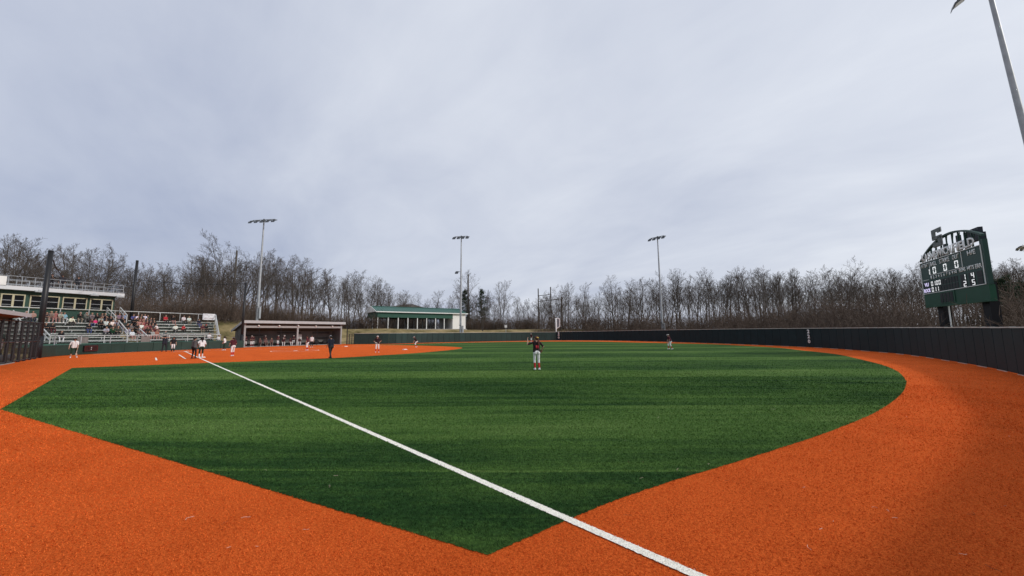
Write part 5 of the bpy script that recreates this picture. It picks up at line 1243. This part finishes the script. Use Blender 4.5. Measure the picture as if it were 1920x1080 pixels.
pw = wpt(B, t, 'wr1'); glove(pw, (t.matrix_basis.to_3x3() @ Vector(B['hd1'])), 'brown glove on the hanging hand of the right fielder')
# left fielder far behind her
SB_ = {}
SB_['stand'] = person_mesh('body', .016, lean=.06, knick=True)
SB_['ready'] = person_mesh('body', .016, lean=.62, pelz=.84, hl=(-.20, .42, .66), hr=(.20, .42, .66), fl=(-.24, 0, .085), fr=(.24, .02, .085), knick=True, hp=-.3)
SB_['hip'] = person_mesh('body', HI, lean=.02, hl=(-.20, .02, 1.0), el=(-1, -.35, 0), hr=(.22, .20, 1.02), er=(.8, -.5, -.3), fl=(-.15, 0, .085), fr=(.15, .03, .085), knick=True, fingers=True)
SB_['lean'] = person_mesh('body', HI, lean=.35, pelz=.9, hl=(-.22, .22, .72), hr=(.24, .26, .75), fl=(-.2, -.12, .085), fr=(.17, .12, .085), knick=True, fingers=True)
SB_['walk'] = person_mesh('body', HI, lean=.06, hl=(-.24, .14, .92), hr=(.26, .16, .95), fl=(-.13, -.24, .095), fr=(.12, .22, .085), kl=(-.1, 1, .2), fingers=True, build=1.16, sleeve=.7)
SB_['walkp'] = person_mesh('body', HI, lean=.08, hl=(-.28, .1, .95), hr=(.24, .2, .92), fl=(-.16, -.16, .09), fr=(.12, .16, .085), knick=True, fingers=True)
SB_['talk'] = person_mesh('body', HI, lean=.05, hl=(-.08, .36, 1.12), hr=(.10, .34, 1.08), fl=(-.10, -.02, .085), fr=(.12, .06, .085), fingers=True, build=1.1, sleeve=.7)
SB_['hands'] = person_mesh('body', HI, lean=.08, hl=(-.10, .16, 1.56), el=(-1, .3, -.2), hr=(.10, .16, 1.54), er=(1, .3, -.2), fl=(-.16, 0, .085), fr=(.18, .03, .085), fingers=True, build=1.15)
SB_['ondeck'] = person_mesh('body', HI, lean=.12, hl=(-.20, .22, .84), hr=(.30, .08, .88), fl=(-.20, .02, .085), fr=(.16, -.02, .085), knick=True, fingers=True, socks=False, hp=.25)
def gplayer(px, py, pose, face, label, shirt=(.055, .012, .018), pants=WHT, cap=('visor', WHT), hair=('hair_pony', 0), **k):
    p = gp2(px, py); B = SB_[pose]; rz = facing(p, face)
    zz = GZ if park_dist([p[:2]])[0] < 0 else 0
    return person(B, (p[0], p[1], k.pop('z', .002)), rz, label, shirt, pants, cap=cap, hair=hair, **k), B, p
gplayer(996.5, 641.6, 'stand', HOME, 'distant left fielder in white visor seen past the right fielder', z=GZ, scale=1.0)
gplayer(1257.5, 655, 'lean', HOME, 'centre fielder bending forward near the dark fence below the light tower', z=GZ, shirt=(.075, .014, .024))
t, B, p = gplayer(707, 661, 'hip', CAMP+np.array((0, 6.)), 'infielder with hand on hip standing between the umpire and second base', shirt=(.03, .010, .014))
glove(wpt(B, t, 'wr1'), (t.matrix_basis.to_3x3() @ Vector(B['hd1'])), 'pale glove held at the waist by the infielder with hand on hip', (0.42, 0.40, 0.36))
gplayer(781, 651, 'ready', HOME, 'infielder crouching sideways beyond second base', shirt=(.025, .010, .013))
gplayer(576, 657, 'stand', HOME, 'pitcher standing in the chalk circle in maroon jersey and red socks', cap=('cap', (.05, .012, .018)), shirt=(.085, .016, .024))
t, B, p = gplayer(436, 668, 'walkp', gp2(340, 664)[:2], 'first base player in maroon jersey, white pants and red socks near first base', shirt=(.075, .014, .022))
t, B, p = gplayer(619.5, 672, 'walk', gp2(520, 668)[:2], 'field umpire in navy jacket and charcoal trousers at the grass edge', (.010, .012, .024), (.026, .026, .028), ('cap', (.55, .55, .58)), ('hair', 1), sock=BLK, shoe=BLK, scale=1.04)
gplayer(362, 672.3, 'talk', gp2(395, 670)[:2], 'base coach in grey shirt and black trousers beside the runner', (.085, .088, .092), BLK, ('cap', (.02, .03, .025)), ('hair', 1), sock=BLK, shoe=BLK)
gplayer(376.5, 671.6, 'walkp', gp2(350, 668)[:2], 'base runner in white jersey, dark green pants and helmet at first base', WHT, (.014, .034, .020), ('helmet', BLK), ('hair_pony', 1), sock=WHT)
gplayer(307.5, 659.6, 'hands', gp2(330, 664)[:2], 'plate umpire in dark blue with both hands raised to his mask', (.018, .022, .034), (.016, .016, .022), ('cap', BLK), ('hair', 1), sock=BLK, shoe=BLK, scale=1.06)
gplayer(323.5, 659, 'stand', gp2(400, 662)[:2], 'catcher in white pants and black leg guards beside the plate umpire', BLK, WHT, ('helmet', BLK), ('hair_pony', 0), sock=BLK, shoe=BLK)
gplayer(420.5, 656.8, 'walkp', gp2(350, 658)[:2], 'batter in white jersey and dark green pants near the backstop wall', WHT, (.014, .034, .020), ('helmet', BLK), ('hair_pony', 0), sock=(.02, .02, .022))
t, B, p = gplayer(137, 671, 'ondeck', CAMP, 'on-deck batter in white jersey and dark green pants holding a bat', WHT, (.016, .042, .024), ('helmet', BLK), ('hair_pony', 2), skin=0)
w = wpt(B, t, 'wr-1'); bt = thing('softball_bat', tuple(w), 'pale bat held down by the on-deck batter', 'bat'); side_ = -np.array(RT)*.12
dv_ = Vector((side_[0], side_[1], -.74)).normalized(); bt.rotation_euler = dv_.to_track_quat('Z', 'Y').to_euler()
MB().tube((0, 0, -.1), (0, 0, .25), .016, .017, 8).tube((0, 0, .25), (0, 0, .48), .017, .030, 8).tube((0, 0, .48), (0, 0, .76), .030, .030, 8).build('barrel', mat('bat_pale', (.55, .5, .42), .4), bt, True)
MB().tube((0, 0, -.12), (0, 0, -.1), .026, .026, 8).build('knob', DARK, bt)
gplayer(584, 651.3, 'stand', gp2(548, 658)[:2], 'coach in white shirt and black trousers in front of the third base dugout', WHT, BLK, ('cap', BLK), ('hair', 1), sock=BLK, shoe=(.6, .6, .6))
gplayer(624.5, 650.6, 'ready', HOME, 'third base player almost hidden behind the field umpire')

# seated people
SEATB = [person_mesh('body', .024, lean=l, pelz=.56, hl=hl_, hr=hr_, fl=(-.12, .42, .085), fr=(.12, .45, .085), kl=(-.15, .3, 1), kr=(.15, .3, 1), sleeve=sl, build=bd)
         for l, hl_, hr_, sl, bd in ((.10, (-.13, .30, .66), (.14, .32, .66), .62, 1.0), (.38, (-.06, .48, .72), (.07, .48, .72), .62, 1.0), (.14, (-.05, .26, .86), (.06, .28, .90), 1.0, 1.12), (.05, (-.2, .22, .66), (.02, .36, 1.14), 1.0, 1.0), (.52, (-.10, .56, .55), (.12, .5, .62), 1.0, 1.1))]
for B in SEATB:                                # bench contact at z = .45 in body space -> origin at bench
    B['seat'] = .45
bench_n = math.atan2(BN[1], BN[0])-math.pi/2
C_ = dict(K=BLK, W=WHT, G=GRY, N=NVY, R=(.42, .02, .03), P=(.80, .05, .20), S=(.38, .20, .18), T=(.24, .19, .14), B=(.20, .45, .55), L=(.18, .30, .50), g=(.012, .06, .03), D=(.05, .045, .045), g2=(.34, .35, .37), M=(.10, .02, .03), U=(.06, .08, .22), V=(.22, .16, .22), O=(.30, .12, .11))
crowd = [ # photo column, row of hips, shirt, trousers, hair, pose, label (None = one of the crowd)
 (47, 598, 'W', 'D', 3, 0, 'white haired spectator on the top row above the first base dugout roof'), (60, 599, 'S', 'N', 1, 0, 'spectator in salmon pink shirt beside the first backstop pole'),
 (86, 600, 'D', 'T', 1, 1, 'dark clad spectator on the top row just right of the first backstop pole'), (94, 600, 'T', 'S', 2, 1, 'spectator in tan top second from the first backstop pole'), (102, 600, 'O', 'S', 0, 0, 'spectator in dusty pink top left of the light blue shirt'),
 (111, 601, 'g2', 'T', 0, 1, 'spectator in light grey next to the light blue shirt'), (119, 600, 'B', 'W', 1, 0, 'spectator in light blue shirt on the top row'), (130, 603, 'W', 'D', 1, 4, 'spectator in white shirt slouching right of the light blue shirt'),
 (149, 600, 'K', 'T', 3, 2, 'bald spectator in black jacket and tan trousers on the top row'), (160, 600, 'G', 'D', 3, 2, 'spectator in grey jacket beside the black jacket'), (171, 599, 'V', 'D', 2, 2, 'spectator in mauve top with folded arms'), (180, 599, 'K', 'D', 1, 2, 'spectator in black shirt below the last window pair'),
 (190, 601, 'D', 'K', 0, 0, None), (196, 601, 'K', 'K', 2, 0, None), (204, 602, 'D', 'K', 1, 1, None), (212, 602, 'G', 'K', 1, 1, None),
 (171, 608, 'M', 'U', 0, 0, 'child in dark red next to the hot pink shirt'), (178, 608, 'P', 'g2', 0, 0, 'child in hot pink shirt and grey leggings'), (186, 607, 'g2', 'K', 0, 1, 'spectator in pale grey right of the hot pink shirt'),
 (198, 607, 'K', 'K', 1, 3, None), (206, 607, 'K', 'D', 1, 0, None), (214, 607, 'T', 'D', 0, 0, None), (222, 603, 'V', 'D', 1, 0, 'spectator in lilac top at the head of the aisle stairs'), (231, 602, 'L', 'D', 0, 0, 'spectator in sky blue shirt between the aisle handrails'),
 (164, 616, 'K', 'U', 1, 1, 'spectator in black shirt and blue jeans alone on a middle row'), (197, 613, 'W', 'K', 1, 0, None), (209, 613, 'W', 'g2', 0, 0, None), (217, 612, 'g2', 'K', 1, 0, None),
 (198, 625, 'g2', 'K', 1, 1, 'spectator in light grey hoodie left of the green hoodie'), (210, 624, 'g', 'K', 1, 2, 'spectator in dark green hoodie on a lower row'), (220, 624, 'D', 'K', 0, 0, None), (227, 619, 'N', 'G', 1, 0, 'spectator in navy jacket with white badge beside the aisle'), (238, 626, 'g2', 'W', 1, 4, None), (246, 628, 'W', 'S', 2, 0, 'spectator in white with bare legs at the foot of the aisle'),
 (84, 620, 'K', 'D', 1, 1, 'left of two spectators in black near the first aisle rail'), (95, 620, 'K', 'M', 1, 1, 'right of two spectators in black near the first aisle rail'), (112, 629, 'K', 'W', 1, 4, 'spectator in black alone on the front rows left of the pitch clock'),
 (249, 601, 'U', 'K', 1, 0, 'spectator in blue shirt at the top of the right section'), (257, 602, 'W', 'K', 1, 0, 'spectator in white next to the blue shirt'), (270, 602, 'W', 'K', 1, 0, 'spectator in cream shirt at the back of the packed group'), (276, 600, 'D', 'K', 1, 0, None),
 (250, 608, 'K', 'K', 1, 1, None), (256, 608, 'K', 'S', 0, 1, None), (262, 608, 'M', 'K', 0, 0, None), (268, 608, 'O', 'S', 0, 0, None), (274, 608, 'D', 'O', 1, 0, None), (281, 607, 'D', 'K', 1, 0, None),
 (253, 614, 'K', 'S', 0, 1, None), (260, 614, 'S', 'S', 2, 0, None), (267, 614, 'O', 'S', 0, 0, None), (274, 614, 'M', 'T', 0, 0, None), (280, 614, 'K', 'K', 1, 0, None), (287, 613, 'K', 'K', 1, 0, None),
 (264, 620, 'W', 'O', 1, 0, None), (272, 620, 'O', 'S', 0, 1, None), (279, 620, 'M', 'O', 0, 0, None), (285, 619, 'D', 'S', 1, 0, None), (291, 619, 'W', 'O', 0, 0, None),
 (284, 629, 'g2', 'S', 0, 0, 'spectator in pale pink stripes on the lower front of the packed group'), (292, 629, 'O', 'S', 0, 0, 'spectator in rose top at the lower right of the packed group'),
 (187, 613, 'K', 'K', 1, 1, None), (203, 618, 'K', 'D', 1, 0, None), (213, 618, 'D', 'K', 0, 1, None), (221, 612, 'K', 'D', 1, 0, None), (232, 612, 'D', 'K', 1, 0, None), (228, 607, 'K', 'K', 1, 2, None), (236, 619, 'K', 'G', 1, 1, None), (191, 608, 'N', 'K', 1, 0, None), (244, 621, 'G', 'K', 1, 0, None), (262, 602, 'D', 'K', 1, 1, None), (255, 620, 'K', 'K', 0, 0, None), (287, 607, 'K', 'D', 1, 0, None), (276, 629, 'K', 'S', 0, 1, None), (259, 626, 'D', 'S', 1, 0, None), (267, 626, 'M', 'O', 0, 0, None), (275, 625, 'K', 'S', 0, 1, None), (290, 625, 'M', 'K', 0, 0, None),
 (309, 604, 'R', 'K', 1, 0, 'spectator in red hoodie on the top row'), (323, 604, 'K', 'S', 1, 3, 'spectator in black shirt with bare legs on the top row'), (343, 604, 'W', 'K', 1, 0, 'spectator in white shirt and black trousers on the top row'), (353.5, 604, 'W', 'T', 2, 0, 'spectator in cream shirt on the top row left of the banner'),
 (371.5, 610, 'N', 'U', 1, 0, 'spectator in dark navy jacket one row below the banner'), (378, 619, 'M', 'T', 2, 1, 'spectator in dark red near the right end of the bleachers'), (385, 619, 'K', 'K', 1, 0, 'spectator in black with red headwear near the right end'),
 (328, 621, 'W', 'K', 0, 0, 'spectator in white and red jacket on a middle row'), (341.5, 621, 'R', 'K', 0, 1, 'spectator in red top on a middle row'), (307, 628, 'G', 'D', 3, 1, 'spectator in grey alone below the packed group')]
cnt = 0
for k, (px, py, sh, pa, hr_, po, lab) in enumerate(crowd):
    r = min(range(7), key=lambda r: abs(PX(BP(SX(px, *ROWS[r]), *ROWS[r]))[1]-(py+1.0)))
    d, z = ROWS[r]; q = BP(SX(px, d, z), d-.03, z+.022-.45)
    if lab is None: lab = 'seated spectator in the crowd just left of the aisle stairs' if px < 248 else 'seated spectator in the packed group just right of the aisle stairs'; grp = 'crowd left of the aisle' if px < 248 else 'packed group right of the aisle'
    else: grp = 'bleacher spectators'
    child = 'child' in lab
    person(SEATB[po], tuple(q), bench_n+random.uniform(-.35, .35), lab, tuple(c*random.uniform(.85, 1.15) for c in C_[sh]), C_[pa], BLK, random.choice((WHT, BLK, (.3, .3, .3))), random.choice((0, 0, 0, 1)), (random.choice(('hair', 'hair_long')), hr_), ('cap', (.4, .02, .03)) if 'red headwear' in lab else None, grp, .74 if child else random.uniform(.93, 1.04))
# people sitting on chairs right of the bleachers behind the wall
FOLD = mat('folding_chair', (.25, .26, .27), .5, metal=.4)
for px, py, sh, lab, cl in ((394, 640, 'W', 'spectator in white and red shirt on a folding chair below the banner', 'folding chair of the spectator in white and red'), (412, 640, 'W', 'spectator in white hoodie on a folding chair beside the bleachers', 'folding chair of the spectator in the white hoodie')):
    s_ = SX(px, .9, 1.2); q = BP(s_, 1.2, 0.0); zz = .86 if px < 405 else .55
    ch = thing('folding_chair', (q[0], q[1], zz), cl, 'chair', 'folding chairs by the bleachers', bench_n)
    MB().box((0, 0, .43), (.44, .42, .03)).build('seat', FOLD, ch); MB().box((0, -.2, .72), (.44, .03, .3)).build('backrest', FOLD, ch)
    for x in (-.2, .2):
        for y in (-.19, .19): MB().tube((x, y, 0), (x, y, .43 if y > 0 else .85), .015, n=6).build('leg', FOLD, ch)
    person(SEATB[0], (q[0], q[1], zz), bench_n, lab, C_['W'], BLK, BLK, WHT, 0, ('hair', 0), None, 'spectators on folding chairs')
# deck for those right of the bleachers
o = MB().box((0, 0, .275), (3.4, 1.8, .55)).build('concrete_pad', mat('concrete', (.32, .3, .28), .9)); q = BP(SX(414, 1.2, .5)+.6, 1.35, 0); o.location = tuple(q); o.rotation_euler = (0, 0, BRZ); tag(o, 'grey concrete pad at the right end of the bleachers', 'pad')
# people on the press box roof
RB = person_mesh('body', .024, lean=.05, hl=(-.1, .34, 1.15), hr=(.12, .34, 1.2), sleeve=1.0); RB2 = person_mesh('body', .024, lean=.12, sleeve=1.0)
for px, sh, lab, Bq in ((97, BLK, 'camera operator in black on the press box roof beside the pole', RB), (116, (.03, .03, .04), 'person in dark jacket in the middle of the press box roof', RB2), (146, (.02, .022, .03), 'person in black leaning on the press box roof railing', RB2)):
    q = BP(SX(px, PD-.1, zft+1), PD-.1, zft+.012); person(Bq, tuple(q), bench_n, lab, sh, (.03, .03, .035), BLK, BLK, 0, ('hair', 1), ('cap', BLK), 'people on the press box roof')
# third base dugout team
DST = person_mesh('body', .02, lean=.08, hl=(-.12, .25, 1.08), hr=(.14, .25, 1.1), knick=True)
k_ = 0
def dug_x(px): 
    lo, hi = -1., DL+1
    for _ in range(40):
        m = (lo+hi)/2
        if PX(in_dugout(m, .9, 1))[0] < px: lo = m
        else: hi = m
    return lo
for px, y, st, lab, c in ((458, .5, 1, 'player standing first from the left end of the third base dugout', ('cap', BLK)), (469, .5, 1, 'player with white cap standing second from the left in the third base dugout', ('visor', WHT)), (476, 1.2, 1, 'player standing third from the left in the third base dugout', ('cap', BLK)),
                     (487.5, .9, 0, 'first of three seated people in pinkish grey in the third base dugout', None), (498, .9, 0, 'second of three seated people in pinkish grey in the third base dugout', None), (509, .9, 0, 'third of three seated people in pinkish grey in the third base dugout', None),
                     (502.5, 2.0, 1, 'player standing behind the seated people in the third base dugout', ('visor', WHT)), (520.5, .8, 1, 'player standing near the middle screen post of the third base dugout', ('visor', WHT)), (530.5, .7, 0, 'player in white pants sitting left of the dugout middle post', ('visor', WHT)), (536, 1.6, 1, 'player with white helmet standing left of the dugout middle post', ('helmet', WHT)),
                     (543, .7, 0, 'player sitting against the dugout middle post', ('cap', BLK)), (553, 1.4, 1, 'player standing just right of the dugout middle post', ('visor', WHT)), (560, .7, 0, 'player in white pants sitting beside the lineup board', ('visor', WHT))):
    x = dug_x(px); q = in_dugout(x, y, .055); lt = 'pinkish' in lab
    if st: person(DST, tuple(q), drz-math.pi+random.uniform(-.5, .5), lab, (.05, .014, .02), WHT, (.22, .015, .03), WHT, 0, ('hair_pony', k_ % 3), c, 'team in the third base dugout')
    else:
        s_ = thing('bucket_stool', tuple(q), 'low dark stool under the ' + lab.split(' in ')[0].split(' sitting')[0] + ' %s' % ('beside the lineup board' if px > 555 else 'left of the middle post' if px < 535 and px > 520 else 'at the middle post' if px > 540 else 'in pinkish grey'), 'stool', 'stools in the third base dugout', drz); MB().tube((0, 0, 0), (0, 0, .41), .15, .17, 12).build('bucket', DARK, s_, True); MB().tube((0, 0, .41), (0, 0, .44), .18, .18, 12).build('lid', mat('dark_bench', (0.03, 0.03, 0.032), 0.6), s_)
        person(SEATB[k_ % 2], (q[0], q[1], q[2]-.005), drz-math.pi+random.uniform(-.4, .4), lab, (.16, .09, .09) if lt else (.05, .014, .02), (.22, .14, .12) if lt else WHT, (.22, .015, .03), WHT, 0, ('hair_pony' if not lt else 'hair', k_ % 3), c, 'team in the third base dugout')
    k_ += 1
# a few people and bags in the first base dugout behind the screen
for k, (x, y, st, lab) in enumerate(((2.2, -1.6, 1, 'player in white standing behind the black screen next to the backstop pole'), (4.4, -1.9, 1, 'player in white behind the second gap of the black screen'), (6.5, -1.2, 1, 'player in white behind the black screen near the left edge'))):
    q = in_d1(x, y, .06); person(DST, tuple(q), frz+random.uniform(-.6, .6), lab, WHT, (.014, .034, .02), WHT, WHT, 0, ('hair_pony', k), ('cap', BLK), 'players behind the black screen')
for k, (x, lab) in enumerate(((3.2, 'grey bag on the floor behind the first gap of the black screen'), (5.5, 'grey bag on the floor behind the black screen left of centre'))):
    q = in_d1(x, -.8, .055); bgt = thing('equipment_bag', tuple(q), lab, 'bag', 'bags behind the black screen', frz); MB().ball((0, 0, .25), (.4, .22, .27), 10, 6, -.9).build('body', mat('bag_grey', (.2, .2, .21), .7, var=.3, scale=6), bgt, True); MB().path([(-.15, 0, .45), (0, 0, .62), (.15, 0, .45)], .02).build('handle', DARK, bgt)
bpy.data.scenes.remove(TMP)
